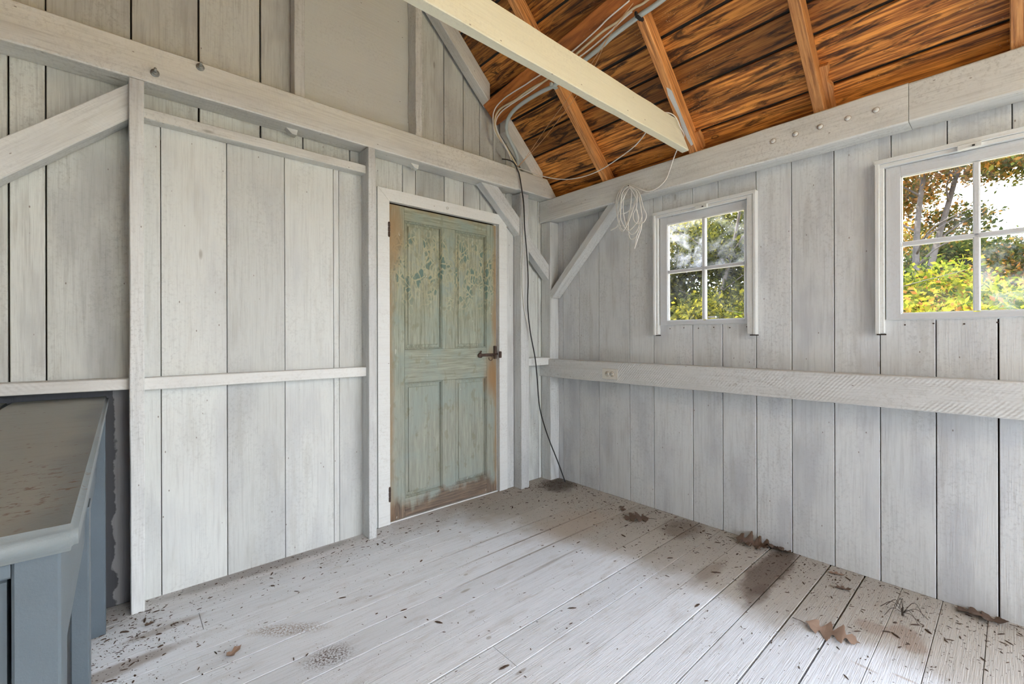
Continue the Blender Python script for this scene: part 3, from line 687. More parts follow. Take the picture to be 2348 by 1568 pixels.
# tie beam on the plate, end cut to the roof slope
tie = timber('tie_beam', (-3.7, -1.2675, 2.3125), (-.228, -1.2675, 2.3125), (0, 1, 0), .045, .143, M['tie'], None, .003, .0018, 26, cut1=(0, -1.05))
tag(tie, 'tie beam, warm light painted into its colour, crossing below the roof boards', 'beam')
# sway board nailed under the rafters
def rp(x, y, c=2.158): return Vector((x, y, c - SL * x))
A, B = rp(-.645, -.075), rp(-.785, -2.30)
ax = (B - A).normalized(); nn = -nrm
wdir = ax.cross(nn).normalized()
sb = timber('sway_board', A - ax * .03 + nn * .011, B + nn * .011, wdir, .165, .020, M['sway'], None, .002, .002, 20)
tag(sb, 'orange brown sloping board under the rafters carrying the cables', 'board')

# ------------------------------------------------------------------ door in its casing
casing = empty('door_casing', (-1.0, -.02, 0), label='white flat casing around the green door', cat='door casing')
cx = 1.0
def cbox(name, lo, hi): return box(name, (lo[0] + cx, lo[1] + .02, lo[2]), (hi[0] + cx, hi[1] + .02, hi[2]), M['trimw'], casing, .002)
def mitre(name, pts): return poly_prism(name, [(x, z) for x, z in pts], 1, -.034, -.003, M['trimw'], casing)
mitre('side_casing', [(-1.568, .004), (-1.437, .004), (-1.437, 1.979), (-1.513, 2.052), (-1.568, 2.052)][0:0] or [(-1.513, .004), (-1.437, .004), (-1.437, 1.979), (-1.513, 2.052)])
mitre('side_casing', [(-.567, .004), (-.492, .004), (-.492, 2.052), (-.567, 1.979)])
mitre('head_casing', [(-1.513, 2.0535), (-1.437, 1.980), (-.567, 1.980), (-.492, 2.0535)])
box('filler_strip', (-.490 + cx, -.024 + .02, .003), (-.418 + cx, .0 + .02, 2.03), M['stud'], casing, .002, loc=True)
box('filler_strip', (-1.567 + cx, -.026 + .02, .003), (-1.515 + cx, .0 + .02, 2.05), M['stud'], casing, .002, loc=True)
disc('filled_hole', (-1.0 + cx - .02, -.036 + .02, 2.014), (0, 1, 0), .009, .003, M['beam'], casing)

DX = -1.435
door = empty('door_1', (DX, -.006, 0), label='weathered sage green four panel door with peeling paint', cat='door')
door['kind'] = 'thing'
def dpart(name, lo, hi, mat, ch=.0015):
    """door pieces keep door-local coordinates so the paint runs across them"""
    lo, hi = Vector(lo), Vector(hi); c = ch
    bm = bmesh.new(); bmesh.ops.create_cube(bm, size=1)
    for v in bm.verts:
        v.co = Vector(((lo[i] + hi[i]) / 2 + v.co[i] * (hi[i] - lo[i]) for i in range(3)))
    if ch: bmesh.ops.bevel(bm, geom=bm.edges[:], offset=ch, segments=1, affect='EDGES')
    me = bpy.data.meshes.new(name); bm.to_mesh(me); bm.free(); me.materials.append(M[mat]); o = bpy.data.objects.new(name, me); link(o, door); return o
T = .034
dpart('stile', (.002, 0, .008), (.111, T, 1.972), 'doorv'); dpart('stile', (.771, 0, .008), (.860, T, 1.972), 'doorv')
dpart('top_rail', (.1115, .0005, 1.886), (.7705, T, 1.971), 'doorh'); dpart('lock_rail', (.1115, .0005, .857), (.7705, T, 1.068), 'doorh')
dpart('bottom_rail', (.1115, .0005, .010), (.7705, T, .128), 'doorh')
dpart('mullion', (.391, .0005, 1.0685), (.496, T, 1.8855), 'doorv'); dpart('mullion', (.391, .0005, .1285), (.496, T, .8565), 'doorv')
def dpanel(x0, x1, z0, z1):
    """raised field with sloping margins, set back, and a stepped moulding around it"""
    vs, fs = [], []
    def ring(d, y): 
        b = len(vs); vs.extend([(x0 + d, y, z0 + d), (x1 - d, y, z0 + d), (x1 - d, y, z1 - d), (x0 + d, y, z1 - d)]); return b
    rs = [ring(0, .002), ring(.0, .016), ring(.004, .020), ring(.030, .013), ring(.031, .008), ring(.034, .007)]
    for a, b in zip(rs, rs[1:]):
        for k in range(4): fs.append((a + k, a + (k + 1) % 4, b + (k + 1) % 4, b + k))
    l = rs[-1]; fs.append((l, l + 1, l + 2, l + 3))
    b = ring(0, .030); fs.append((b + 3, b + 2, b + 1, b))
    for k in range(4): fs.append((rs[0] + (k + 1) % 4, rs[0] + k, b + k, b + (k + 1) % 4))
    o = mesh_obj('panel', vs, fs, M['doorv'], door); bm = bmesh.new(); bm.from_mesh(o.data); bmesh.ops.recalc_face_normals(bm, faces=bm.faces); bm.to_mesh(o.data); bm.free()
    vs, fs = [], []
    def r2(d, y): 
        q = len(vs); vs.extend([(x0 + d, y, z0 + d), (x1 - d, y, z0 + d), (x1 - d, y, z1 - d), (x0 + d, y, z1 - d)]); return q
    rs = [r2(.0, .003), r2(.002, .0005), r2(.004, .003), r2(.007, .004), r2(.0075, .009), r2(.010, .010), r2(.011, .017)]
    for a, c in zip(rs, rs[1:]):
        for k in range(4): fs.append((a + k, a + (k + 1) % 4, c + (k + 1) % 4, c + k))
    m = mesh_obj('moulding', vs, fs, M['doorv'], o)
dpanel(.1115, .391, 1.0685, 1.8855); dpanel(.496, .7705, 1.0685, 1.8855)
dpanel(.1115, .391, .1285, .8565); dpanel(.496, .7705, .1285, .8565)
for z in (1.76, .142):
    h = dpart('hinge', (-.010, -.032, z), (-.001, -.020, z + .092), 'rust', .001)
    for k in range(3): tube('knuckle', [(-.006, -.030, z + .004 + k * .03), (-.006, -.030, z + .028 + k * .03)], .0065, M['rust'], h, 1, 8, False)
    h['label'] = 'rusty hinge knuckle'
# rusted slide bolt
lt = dpart('latch', (.700, -.006, 1.004), (.846, 0, 1.026), 'rust', .001); lt['label'] = 'rusty slide bolt'
tube('bolt_bar', [(.705, -.012, 1.015), (.862, -.012, 1.021)], .0065, M['rust'], lt, 1, 8, False)
disc('rose', (.703, -.010, 1.014), (0, 1, 0), .018, .014, M['rust'], lt)
tube('knob', [(.703, -.012, 1.03), (.703, -.022, 1.046)], .006, M['rust'], lt, 1, 7, False)
tube('ring', [Vector((.795 + .017 * math.sin(a), -.016, .992 + .017 * math.cos(a))) for a in [k * .5 for k in range(11)]], .0028, M['rust'], lt, 3, 6)
for p_ in (((.832, -.016, .985), (.852, 0, 1.080)),):
    q = dpart('catch_plate', *p_, 'rust', .002); q.parent = lt
q = dpart('keeper', (.858, -.043, .992), (.880, -.028, 1.040), 'rust', .004); q.parent = lt
dpart('threshold', (.0, -.004, .0005), (.862, .030, .0065), 'stud', .001) if False else None
box('threshold', (0.0, -.010, .0003), (.862, .03, .0075), M['trimw'], door, .001, loc=True)
# light from the gap below the door is not modelled; dark room behind it
box('door_backing', (-1.52, .004 + .03, 0), (-.48, .06, 2.02), M['dark'], wall_back, 0)

# ------------------------------------------------------------------ windows
def window(idx, y0, y1, dusty, extra):
    """y0 > y1: left and right outer casing edges as seen from the room"""
    w = empty('window_%d' % idx, (0, (y0 + y1) / 2, ZS), kind='structure')
    my = (y0 + y1) / 2
    def B(name, lo, hi, mat='trimw', parent=None, ch=.0015):
        lo = (lo[0], lo[1] - my, lo[2] - ZS); hi = (hi[0], hi[1] - my, hi[2] - ZS); return box(name, lo, hi, M[mat], parent or w, ch, loc=True)
    zc = 1.157
    # casing: flat outer face and a thinner inner stop
    cas = B('side_casing', (-.040, y0 - .016, zc), (-.001, y0, 1.955)); B('side_casing', (-.040, y1, zc), (-.001, y1 + .014, 1.951))
    B('side_casing', (-.036, y1 + .014, zc + .004), (-.001, y1 + .046, 1.936)); B('inner_stop', (-.030, y0 - .031, zc + .004), (.016, y0 - .016, 1.936))
    B('head_casing', (-.042, y1, 1.938), (-.001, y0, 1.958)); B('head_stop', (-.034, y1 + .014, 1.921), (-.001, y0 - .016, 1.9375))
    B('shadow_slot', (-.004, y0 - .035, zc - .006), (-.0005, y0 + .0, zc - .0005), 'dark'); B('shadow_slot', (-.004, y1 - .002, zc - .006), (-.0005, y1 + .044, zc - .0005), 'dark')
    B('sill_line', (-.006, y1 + .044, ZS - .003), (.02, y0 - .03, ZS + .003))
    # jamb lining through the wall
    B('jamb', (-.001, y0 - .034, ZS), (.055, y0 - .030, ZT)); B('jamb', (-.001, y1 + .042, ZS), (.055, y1 + .046, ZT))
    B('sill', (.030, y1 + .02, ZS - .02), (.11, y0 - .01, ZS + .004)); B('head_jamb', (.0, y1 + .042, ZT - .016), (.055, y0 - .03, ZT))
    # sash
    a, b = y0 - .036, y1 + .048; xs0, xs1 = -.012, .022
    sash = bpy.data.objects.new('sash', None); link(sash, w); 
    def S(name, lo, hi, mat='sash', ch=.0015):
        lo = (lo[0], lo[1] - my, lo[2] - ZS); hi = (hi[0], hi[1] - my, hi[2] - ZS); return box(name, lo, hi, M[mat], sash, ch, loc=True)
    g0, g1 = a - .057, b + .028 - .0   # glass edges
    g1 = y1 + .073 if idx == 1 else y1 + .073
    zl, zh = 1.252, 1.866; mz = 1.5625; my_ = (g0 + g1) / 2
    S('stile', (xs0, g0 + .005, ZS), (xs1, a, 1.920)); S('stile', (xs0, b, ZS), (xs1, g1 - .005, 1.920))
    S('bottom_rail', (xs0, g1 - .005, ZS), (xs1, g0 + .005, zl - .005)); S('top_rail', (xs0, g1 - .005, zh + .005), (xs1, g0 + .005, 1.920))
    S('muntin', (xs0 + .002, my_ - .008, zl), (xs1, my_ + .008, zh)); S('muntin', (xs0 + .002, g1, mz - .008), (xs1, g0, mz + .008))
    # glazing beads around every pane
    k = 0
    for (za, zb) in ((zl, mz - .011), (mz + .011, zh)):
        for (ya, yb) in ((my_ + .011, g0), (g1, my_ - .011)):
            mt = M[dusty[k]]; k += 1
            p = mesh_obj('pane', [(.008, ya - my - .004, za - ZS - .004), (.008, yb - my + .004, za - ZS - .004), (.008, yb - my + .004, zb - ZS + .004), (.008, ya - my - .004, zb - ZS + .004),
                                  (.010, ya - my - .004, za - ZS - .004), (.010, yb - my + .004, za - ZS - .004), (.010, yb - my + .004, zb - ZS + .004), (.010, ya - my - .004, zb - ZS + .004)],
                         [(0, 1, 2, 3)], mt, sash)
            for (lo, hi) in (((-.006, ya - .006, za), (.008, ya, zb)), ((-.006, yb, za), (.008, yb + .006, zb)), ((-.006, ya, za - .006), (.008, yb, za)), ((-.006, ya, zb), (.008, yb, zb + .006))):
                S('bead', (lo[0], lo[1], lo[2]), (hi[0], hi[1], hi[2]), 'trimw', .001)
    # catch on the head
    cyy = (-1.312 if idx == 1 else -2.434) 
    c = B('catch', (-.056, cyy - .034, 1.915), (-.034, cyy + .034, 1.938), 'trimw', None, .003); B('catch_pin', (-.062, cyy - .016, 1.921), (-.056, cyy - .008, 1.927), 'slot', None, .001)
    if idx == 1:
        B('lift', (-.024, g1 + .155, 1.258), (-.008, g1 + .20, 1.268), 'sash', None, .002)
    for q in range(extra):
        yy = y0 - .10 - q * (y0 - y1 - .16) / max(extra - 1, 1)
        disc('nail_head', (-.0008, yy - my, 1.197 - ZS + .004 * (q % 2)), (1, 0, 0), .0034, .002, M['rust'], w, 8)
    return w
window(1, -.981, -1.611, ['glass', 'glass', 'glassdd', 'glassd'], 6)
window(2, -2.127, -2.757, ['glass', 'glassd', 'glass', 'glass'], 6)

# ------------------------------------------------------------------ outlet on the rail
ou = empty('power_outlet', (-.1195, -.695, .887), label='ivory double power outlet set sideways in the rail', cat='outlet')
box('cover_plate', (-.003, -.062, -.0365), (.002, .062, .0365), M['ivory'], ou, .0022, loc=True)
for s_ in (-1, 1):
    disc('receptacle_recess', (-.0032, s_ * .0195, 0), (1, 0, 0), .0182, .001, M['extwood'], ou, 18)
    r_ = tube('receptacle', [(-.001, s_ * .0195, 0), (-.0058, s_ * .0195, 0)], .0165, M['ivory'], ou, 1, 18, False)
    for (dy, dz, hy, hz) in ((-.004, .006, .0046, .0017), (-.004, -.006, .0040, .0017)):
        box('slot', (-.0066, s_ * .0195 + dy - hy, dz - hz), (-.0052, s_ * .0195 + dy + hy, dz + hz), M['slot'], r_, 0, loc=True)
    tube('earth_hole', [(-.0052, s_ * .0195 + .0075, 0), (-.0066, s_ * .0195 + .0075, 0)], .0026, M['slot'], r_, 1, 8, False)
disc('screw', (-.0038, 0, 0), (1, 0, 0), .003, .002, M['steel'], ou, 8)
disc('rail_bolt_hole', (-.1172, -.018, .930), (1, 0, 0), .006, .003, M['slot'], wr) if False else None
q = disc('plug_hole', (-.1178 + .05, -.012 + 2.1, .938 - .828), (1, 0, 0), .006, .003, M['slot'], wr)

# ------------------------------------------------------------------ grey bench
bn = empty('workbench', (-3.2, -.85, 0), label='grey blue painted wooden workbench with a dusty dented top', cat='workbench')
def bb(name, lo, hi, mat='bench', ch=.003, parent=None):
    return box(name, (lo[0] + 3.2, lo[1] + .85, lo[2]), (hi[0] + 3.2, hi[1] + .85, hi[2]), M[mat], parent or bn, ch, loc=True)
def top_plank(x0, x1):
    bm = bmesh.new(); bmesh.ops.create_cube(bm, size=1)
    for v in bm.verts: v.co = Vector((x0 + 3.2 + (v.co.x + .5) * (x1 - x0), -1.73 + .85 + (v.co.y + .5) * 1.718, .8665 + (v.co.z + .5) * .0365))
    bmesh.ops.bevel(bm, geom=bm.edges[:], offset=.0075, segments=3, affect='EDGES')
    me = bpy.data.meshes.new('top_board'); bm.to_mesh(me); bm.free(); me.materials.append(M['benchtop']); o = bpy.data.objects.new('top_board', me); link(o, bn)
    for p in me.polygons: p.use_smooth = True
    return o
top_plank(-2.985, -2.707); top_plank(-3.27, -2.9865); top_plank(-3.56, -3.2715); top_plank(-3.79, -3.5615)
for o in bn.children:
    for p in o.data.polygons: p.use_smooth = len(p.vertices) == 4 and p.area < .01 or False
bb('leg', (-2.769, -1.712, 0), (-2.7245, -1.625, .865)); bb('leg', (-2.763, -.225, 0), (-2.7135, -.142, .865)); bb('leg', (-2.766, -.93, 0), (-2.730, -.84, .700))
bb('leg', (-3.78, -1.712, 0), (-3.735, -1.60, .865)); bb('leg', (-3.78, -.225, 0), (-3.735, -.142, .865))
bb('side_apron', (-2.768, -1.623, .702), (-2.732, -.227, .865)); bb('side_rail', (-2.764, -1.600, .612), (-2.738, -.227, .695))
bb('lower_rail', (-2.762, -1.600, .10), (-2.742, -.227, .17)) if False else None
bb('end_panel', (-2.779, -.86, .03), (-2.7655, -.15, .60), 'benchw', .001)
bb('front_apron', (-3.735, -1.711, .8435), (-2.7695, -1.65, .865)); bb('front_rail', (-3.735, -1.680, .12), (-2.77, -1.65, .20))
dr = bb('drawer', (-3.16, -1.700, .697), (-2.774, -1.645, .840)); 
dr2 = bb('drawer', (-3.60, -1.700, .697), (-3.19, -1.645, .840))
for d_, xx in ((dr, -2.967), (dr2, -3.39)):
    k_ = tube('knob', [(0, 0, 0), (0, 0, .0)], .012, M['bench'], None, 1, 8, False) if False else None
bb('cross_rail', (-3.735, -1.66, .600), (-2.77, -1.62, .676)); bb('lower_shelf', (-3.735, -1.62, .20), (-2.78, -.20, .22)); bb('back_rail', (-3.735, -.20, .76), (-2.77, -.165, .857))

# ------------------------------------------------------------------ cables
tag(tube('black_cable', [(-0.625, -0.142, 2.416), (-0.574, -0.150, 2.420), (-0.521, -0.150, 2.412), (-0.485, -0.146, 2.375), (-0.465, -0.146, 2.343), (-0.439, -0.142, 2.252), (-0.417, -0.142, 2.127), (-0.409, -0.142, 1.966), (-0.388, -0.142, 1.773), (-0.375, -0.142, 1.578), (-0.380, -0.142, 1.382), (-0.354, -0.142, 1.185), (-0.304, -0.142, 0.986), (-0.282, -0.142, 0.819), (-0.259, -0.142, 0.616), (-0.205, -0.140, 0.458), (-0.148, -0.150, 0.315), (-0.091, -0.180, 0.156), (-0.048, -0.214, 0.004)], .0048, M['black'], None, 8), 'black cable hanging from the gable beam down to the floor corner', 'cable')
tag(tube('white_cable', [(-0.468, -0.140, 2.400), (-0.437, -0.140, 2.253), (-0.414, -0.126, 2.096), (-0.400, -0.118, 1.969), (-0.402, -0.114, 1.772), (-0.406, -0.113, 1.576), (-0.392, -0.114, 1.381), (-0.370, -0.128, 1.251), (-.352, -.138, 1.18)], .0030, M['wcable'], None, 8), 'thin white cable running down behind the black cable on the door post', 'cable')
tag(tube('white_cable', [(-0.751, -1.282, 2.832), (-0.739, -1.141, 2.822), (-0.728, -1.06, 2.811), (-0.712, -0.899, 2.796), (-0.700, -0.70, 2.785), (-0.699, -0.537, 2.784), (-0.697, -0.463, 2.783), (-0.698, -0.358, 2.783), (-0.696, -0.251, 2.781), (-0.690, -0.163, 2.765), (-0.689, -0.125, 2.735), (-0.688, -0.116, 2.700), (-0.690, -0.120, 2.665), (-0.676, -0.116, 2.612), (-0.640, -0.116, 2.568), (-0.590, -0.116, 2.535), (-0.535, -0.118, 2.48), (-0.484, -0.122, 2.425)], .0042, M['wcable']), 'upper thin white cable clipped along the sloping board and down the gable', 'cable')
tag(tube('cream_cable', [(-0.735, -1.60, 2.83), (-0.719, -1.362, 2.803), (-0.721, -1.287, 2.805), (-0.712, -1.183, 2.797), (-0.711, -1.082, 2.795), (-0.696, -0.908, 2.779), (-0.680, -0.75, 2.764), (-0.668, -0.623, 2.754), (-0.67, -0.507, 2.756), (-0.668, -0.416, 2.755), (-0.663, -0.318, 2.75), (-0.668, -0.193, 2.750), (-0.671, -0.136, 2.728), (-0.678, -0.124, 2.69), (-0.684, -0.128, 2.655), (-0.668, -0.124, 2.610), (-0.630, -0.124, 2.562), (-0.580, -0.124, 2.528), (-0.525, -0.124, 2.470), (-0.474, -0.126, 2.415)], .0065, M['ccable']), 'thicker cream cable in the middle of the bundle on the sloping board', 'cable')
tag(tube('white_cable', [(-0.716, -1.274, 2.798), (-0.707, -1.198, 2.792), (-0.693, -1.092, 2.778), (-0.678, -0.915, 2.764), (-0.672, -0.70, 2.758), (-0.662, -0.50, 2.748), (-0.657, -0.311, 2.744), (-0.655, -0.192, 2.738), (-0.660, -0.136, 2.712), (-0.672, -0.130, 2.675), (-0.678, -0.134, 2.640), (-0.655, -0.132, 2.595), (-0.618, -0.132, 2.555), (-.578, -.126, 2.515), (-0.541, -0.12, 2.48), (-0.522, -0.12, 2.442)], .0045, M['wcable']), 'lower thin white cable whose end stops above the gable beam', 'cable')
tag(tube('grey_conduit', [(-0.712, -1.62, 2.80), (-0.694, -1.427, 2.779), (-0.689, -1.297, 2.775), (-0.679, -1.131, 2.765), (-0.668, -1.048, 2.754), (-0.658, -0.937, 2.745), (-0.640, -0.78, 2.727), (-0.632, -0.649, 2.72), (-0.635, -0.543, 2.724), (-0.635, -0.396, 2.723), (-0.626, -0.276, 2.715), (-0.609, -0.191, 2.694), (-0.588, -0.145, 2.672), (-0.566, -0.122, 2.655), (-0.556, -0.118, 2.62), (-0.528, -0.117, 2.585), (-0.485, -0.118, 2.53), (-0.455, -0.119, 2.466), (-0.458, -0.122, 2.415)], .0125, M['gcable'], None, 8, 10), 'thick pale grey cable curving from the sloping board to the gable beam', 'cable')
ck = empty('cable_clip', (-.692, -1.30, 2.775), label='black cable clip on the sloping board', cat='clip')
box('strap', (-.022, -.010, -.016), (.020, .010, -.010), M['black'], ck, .002, loc=True); box('tab', (.012, -.006, -.014), (.034, .006, .0), M['black'], ck, .001, loc=True); box('tab', (-.036, -.005, -.012), (-.020, .005, .004), M['black'], ck, .001, loc=True)
ck2 = empty('cable_clip', (-.632, -.655, 2.722), label='grey cable clip just below the tie beam', cat='clip')
box('strap', (-.020, -.012, -.018), (.022, .012, -.010), M['gcable'], ck2, .002, loc=True); box('tab', (-.034, -.007, -.012), (-.018, .007, .004), M['gcable'], ck2, .001, loc=True)
for k, (pts, lb) in enumerate((([(-.469, -.128, 2.40), (-.450, -.20, 2.455), (-0.489, -0.366, 2.515), (-0.538, -0.525, 2.561), (-0.581, -0.682, 2.602), (-0.609, -0.777, 2.629), (-0.674, -0.986, 2.69), (-0.748, -1.213, 2.761), (-0.775, -1.319, 2.786)], 'tan bare wire, the longer of two strung from the sloping board'),
                           ([(-.466, -.128, 2.402), (-0.444, -.22, 2.462), (-0.490, -0.442, 2.515), (-0.548, -0.652, 2.571), (-0.59, -0.803, 2.611), (-0.661, -0.997, 2.678), (-0.722, -1.133, 2.736), (-0.775, -1.319, 2.786)], 'tan bare wire just beneath the other one strung from the sloping board'))):
    tag(tube('tan_wire', pts, .0018, M['copper'], None, 6, 5), lb, 'wire', 'tan wires')
tag(tube('white_cable', [(-0.462, -0.140, 2.392), (-0.396, -0.215, 2.353), (-0.351, -0.300, 2.311), (-0.309, -0.390, 2.280), (-0.282, -0.490, 2.260), (-0.262, -0.610, 2.255), (-0.263, -0.740, 2.262), (-0.308, -0.910, 2.275), (-0.368, -1.060, 2.283), (-0.440, -1.180, 2.300), (-.445, -1.222, 2.36), (-.42, -1.24, 2.392), (-.37, -1.28, 2.396), (-.325, -1.298, 2.380), (-0.286, -1.304, 2.336), (-0.180, -1.272, 2.325), (-0.138, -1.214, 2.290), (-0.135, -1.183, 2.235), (-0.135, -1.154, 2.164), (-0.135, -1.128, 2.117), (-0.135, -1.074, 2.082), (-0.135, -1.013, 2.075), (-0.135, -0.956, 2.101), (-0.135, -0.897, 2.138), (-0.133, -0.864, 2.153)], .0032, M['wcable'], None, 8), 'thin white cable sagging below the roof boards and over the tie beam to the coil', 'cable')
LO = [[(-0.132, -0.838, 2.161), (-0.132, -0.779, 2.121), (-0.132, -0.760, 2.047), (-0.132, -0.778, 1.920), (-0.132, -0.814, 1.890), (-0.132, -0.853, 1.916), (-0.132, -0.900, 2.015), (-0.132, -0.915, 2.078), (-0.132, -0.869, 2.142)],
[(-0.144, -0.877, 2.134), (-0.144, -0.842, 2.096), (-0.144, -0.799, 2.022), (-0.144, -0.782, 1.945), (-0.144, -0.822, 1.859), (-0.144, -0.869, 1.914), (-0.144, -0.900, 1.980), (-0.144, -0.930, 2.055), (-0.144, -0.908, 2.119)],
[(-0.136, -0.829, 2.155), (-0.136, -0.781, 2.075), (-0.136, -0.773, 1.989), (-0.136, -0.817, 1.973), (-0.136, -0.872, 1.984), (-0.136, -0.910, 2.019), (-0.136, -0.921, 2.069), (-0.136, -0.887, 2.133)],
[(-0.148, -0.857, 2.135), (-0.148, -0.818, 2.098), (-0.148, -0.809, 1.999), (-0.148, -0.813, 1.924), (-0.148, -0.864, 1.848), (-0.148, -0.925, 1.882), (-0.148, -0.947, 1.917), (-0.148, -0.929, 1.973), (-0.148, -0.929, 2.038), (-0.148, -0.880, 2.132)],
[(-0.140, -0.867, 2.131), (-0.140, -0.828, 2.070), (-0.140, -0.824, 1.977), (-0.140, -0.843, 1.893), (-0.140, -0.881, 1.823), (-0.140, -0.927, 1.838), (-0.140, -0.957, 1.904), (-0.140, -0.964, 1.934), (-0.140, -0.950, 2.015), (-0.140, -0.935, 2.087), (-0.140, -0.890, 2.135)],
[(-0.132, -0.854, 2.142), (-0.132, -0.881, 2.109), (-0.132, -0.873, 1.988), (-0.132, -0.837, 1.882), (-0.132, -0.806, 1.857), (-0.132, -0.778, 1.907), (-0.132, -0.794, 1.951), (-0.132, -0.790, 2.040), (-0.132, -0.818, 2.101), (-0.132, -0.862, 2.137)],
[(-0.144, -0.893, 2.127), (-0.144, -0.945, 2.084), (-0.144, -0.978, 1.976), (-0.144, -0.998, 1.927), (-0.144, -0.985, 1.888), (-0.144, -0.944, 1.876), (-0.144, -0.911, 1.902), (-0.144, -0.902, 1.947), (-0.144, -0.919, 1.979), (-0.144, -0.930, 2.019), (-0.144, -0.930, 2.078), (-0.144, -0.881, 2.136)],
[(-0.136, -0.864, 2.142), (-0.136, -0.884, 2.117), (-0.136, -0.877, 2.013), (-0.136, -0.860, 1.934), (-0.136, -0.863, 1.830), (-0.136, -0.882, 1.790), (-0.136, -0.917, 1.801), (-0.136, -0.947, 1.854), (-0.136, -0.962, 1.903), (-0.136, -0.955, 1.989), (-0.136, -0.936, 2.078), (-0.136, -0.887, 2.133)]]
path = [p for l in LO for p in l]
coil = tube('coiled_cable', path, .0030, M['wcable'], None, 8, 6)
tag(coil, 'loose coil of thin white cable hanging beside the small window', 'cable')
inv = coil.matrix_basis.inverted()
def sub(name, pts, r, mat, parent, **kw):
    o = tube(name, [parent.matrix_basis.inverted() @ Vector(p) for p in pts], r, mat, parent, 8, 6); return o
sub('cable_tail', [(-0.135, -0.924, 1.976), (-0.135, -0.935, 1.909), (-0.135, -0.939, 1.849), (-0.135, -0.920, 1.797), (-0.135, -0.906, 1.724)], .0032, M['wcable'], coil)
sub('cable_tail', [(-0.140, -0.964, 1.902), (-0.140, -0.960, 1.851), (-0.140, -0.938, 1.796), (-0.140, -0.908, 1.723)], .0032, M['wcable'], coil)
sub('cable_tail', [(-0.140, -0.800, 1.942), (-0.140, -0.783, 1.911), (-0.140, -0.767, 1.890), (-0.140, -0.722, 1.877)], .004, M['wcable'], coil)
tag(tube('nail', [(-.118, -.87, 2.135), (-.152, -.87, 2.145)], .003, M['rust'], None, 1, 7, False), 'nail holding the white cable coil', 'nail')
tag(tube('nail', [(-.120, -.445, 2.13), (-.158, -.475, 2.118)], .0022, M['wcable'], None, 1, 6, False), 'small white painted nail in the window wall beam', 'nail')
tag(tube('nail', [(-.098, -.020, 2.125), (-.155, -.030, 2.118)], .0022, M['wcable'], None, 1, 6, False), 'small white painted nail at the head of the corner post', 'nail')

# ------------------------------------------------------------------ unseen fill lamp, added to warm and brighten the upper walls
tag(timber('tie_beam', (-3.7, -4.25, 2.3125), (-.228, -4.25, 2.3125), (0, 1, 0), .045, .143, M['tie'], None, .003, .0018, 12, cut1=(0, -1.05)), 'second tie beam, behind the picture', 'beam')
lm = empty('fill_lamp', (-1.75, -4.20, 2.36), label='added fill light globe on the second tie beam, out of view', cat='lamp')
tube('socket', [(0, 0, .0), (0, 0, .05)], .03, M['black'], lm, 1, 12, False); tube('bracket', [(0, -.05, -.02), (0, 0, .0), (0, 0, .02)], .012, M['steel'], lm, 3, 8)
t = NT('fill_globe'); e_ = t.n('ShaderNodeEmission'); e_.inputs['Color'].default_value = (1, .90, .66, 1); e_.inputs['Strength'].default_value = 22
t.t.links.new(e_.outputs[0], t.out.inputs['Surface']); GL = t.m
bm = bmesh.new(); bmesh.ops.create_uvsphere(bm, u_segments=20, v_segments=12, radius=.15)
for v in bm.verts: v.co.z += .195
me = bpy.data.meshes.new('globe'); bm.to_mesh(me); bm.free(); me.materials.append(GL); me.polygons.foreach_set('use_smooth', [True] * len(me.polygons))
link(bpy.data.objects.new('globe', me), lm)

# ------------------------------------------------------------------ leaves and litter on the floor
def oak_leaf(name, loc, size, rz, label, mat='oak', curl=.25, lobes=4, deep=.45, wid=.62, tilt=0.0, seed=0, group=None, stalk=True):
    rd = random.Random(seed); pts = []; N = lobes
    K = 11 * N; ph = rd.uniform(-.1, .1)
    for i in range(1, K):
        t = i / K; env = math.sin(math.pi * min(1, t ** .85)) ** .6 * wid * .5
        lob = abs(math.sin(math.pi * (N * t + ph))) ** 1.5; tooth = .10 * abs(math.sin(math.pi * N * 2.7 * t + seed))
        y = env * (.62 - deep * .62 + (.45 + deep * .7) * lob + tooth * 2.2 * lob) * rd.uniform(.94, 1.06)
        pts.append((min(t + .16 * y, 1.0), max(y, .012)))
    L = [(0, 0)] + pts + [(1.05, 0)]
    vs, fs = [], []
    def Z(x, y): return size * (curl * (y * y * 1.6 + .35 * (x - .5) ** 2 * 2) + .03 * math.sin(x * 9 + seed)) + .002
    n = len(L)
    for (x, y) in L: vs.append((x * size, 0, Z(x, 0)))
    for (x, y) in L: vs.append((x * size, y * size, Z(x, y)))
    for (x, y) in L: yy = -y * rd.uniform(.85, 1.1); vs.append((x * size, yy * size, Z(x, yy)))
    for i in range(n - 1):
        fs.append((i, i + 1, n + i + 1, n + i)); fs.append((i + 1, i, 2 * n + i, 2 * n + i + 1))
    # give the blade a little thickness
    m = len(vs); vs += [(x, y, z - .0009) for x, y, z in vs]; fs += [tuple(m + k for k in reversed(f)) for f in fs]
    mn = min(v[2] for v in vs); vs = [(x - size / 2, y, z - mn + .0012) for x, y, z in vs]
    mw = Matrix.Translation(loc) @ Matrix.Rotation(rz, 4, 'Z') @ Matrix.Rotation(tilt, 4, 'X')
    o = mesh_obj(name, vs, fs, M[mat], None, False, mw); tag(o, label, 'leaf', group)
    if stalk: tube('stalk', [(-size * .5, 0, .004), (-size * .62, size * .02, .006), (-size * .78, size * .05, .004)], .0011, M['twig'], o, 4, 5)
    return o
oak_leaf('oak_leaf', (-.235, -.98, .001), .155, 2.3, 'flat brown oak leaf near the corner, below the short rail', 'oakd', .05, 4, .5, .85, 0, 3)
oak_leaf('oak_leaf', (-.060, -1.60, .002), .17, -1.35, 'curled oak leaf against the window wall above the long dark stain', 'oakd', .5, 4, .5, .7, .2, 5)
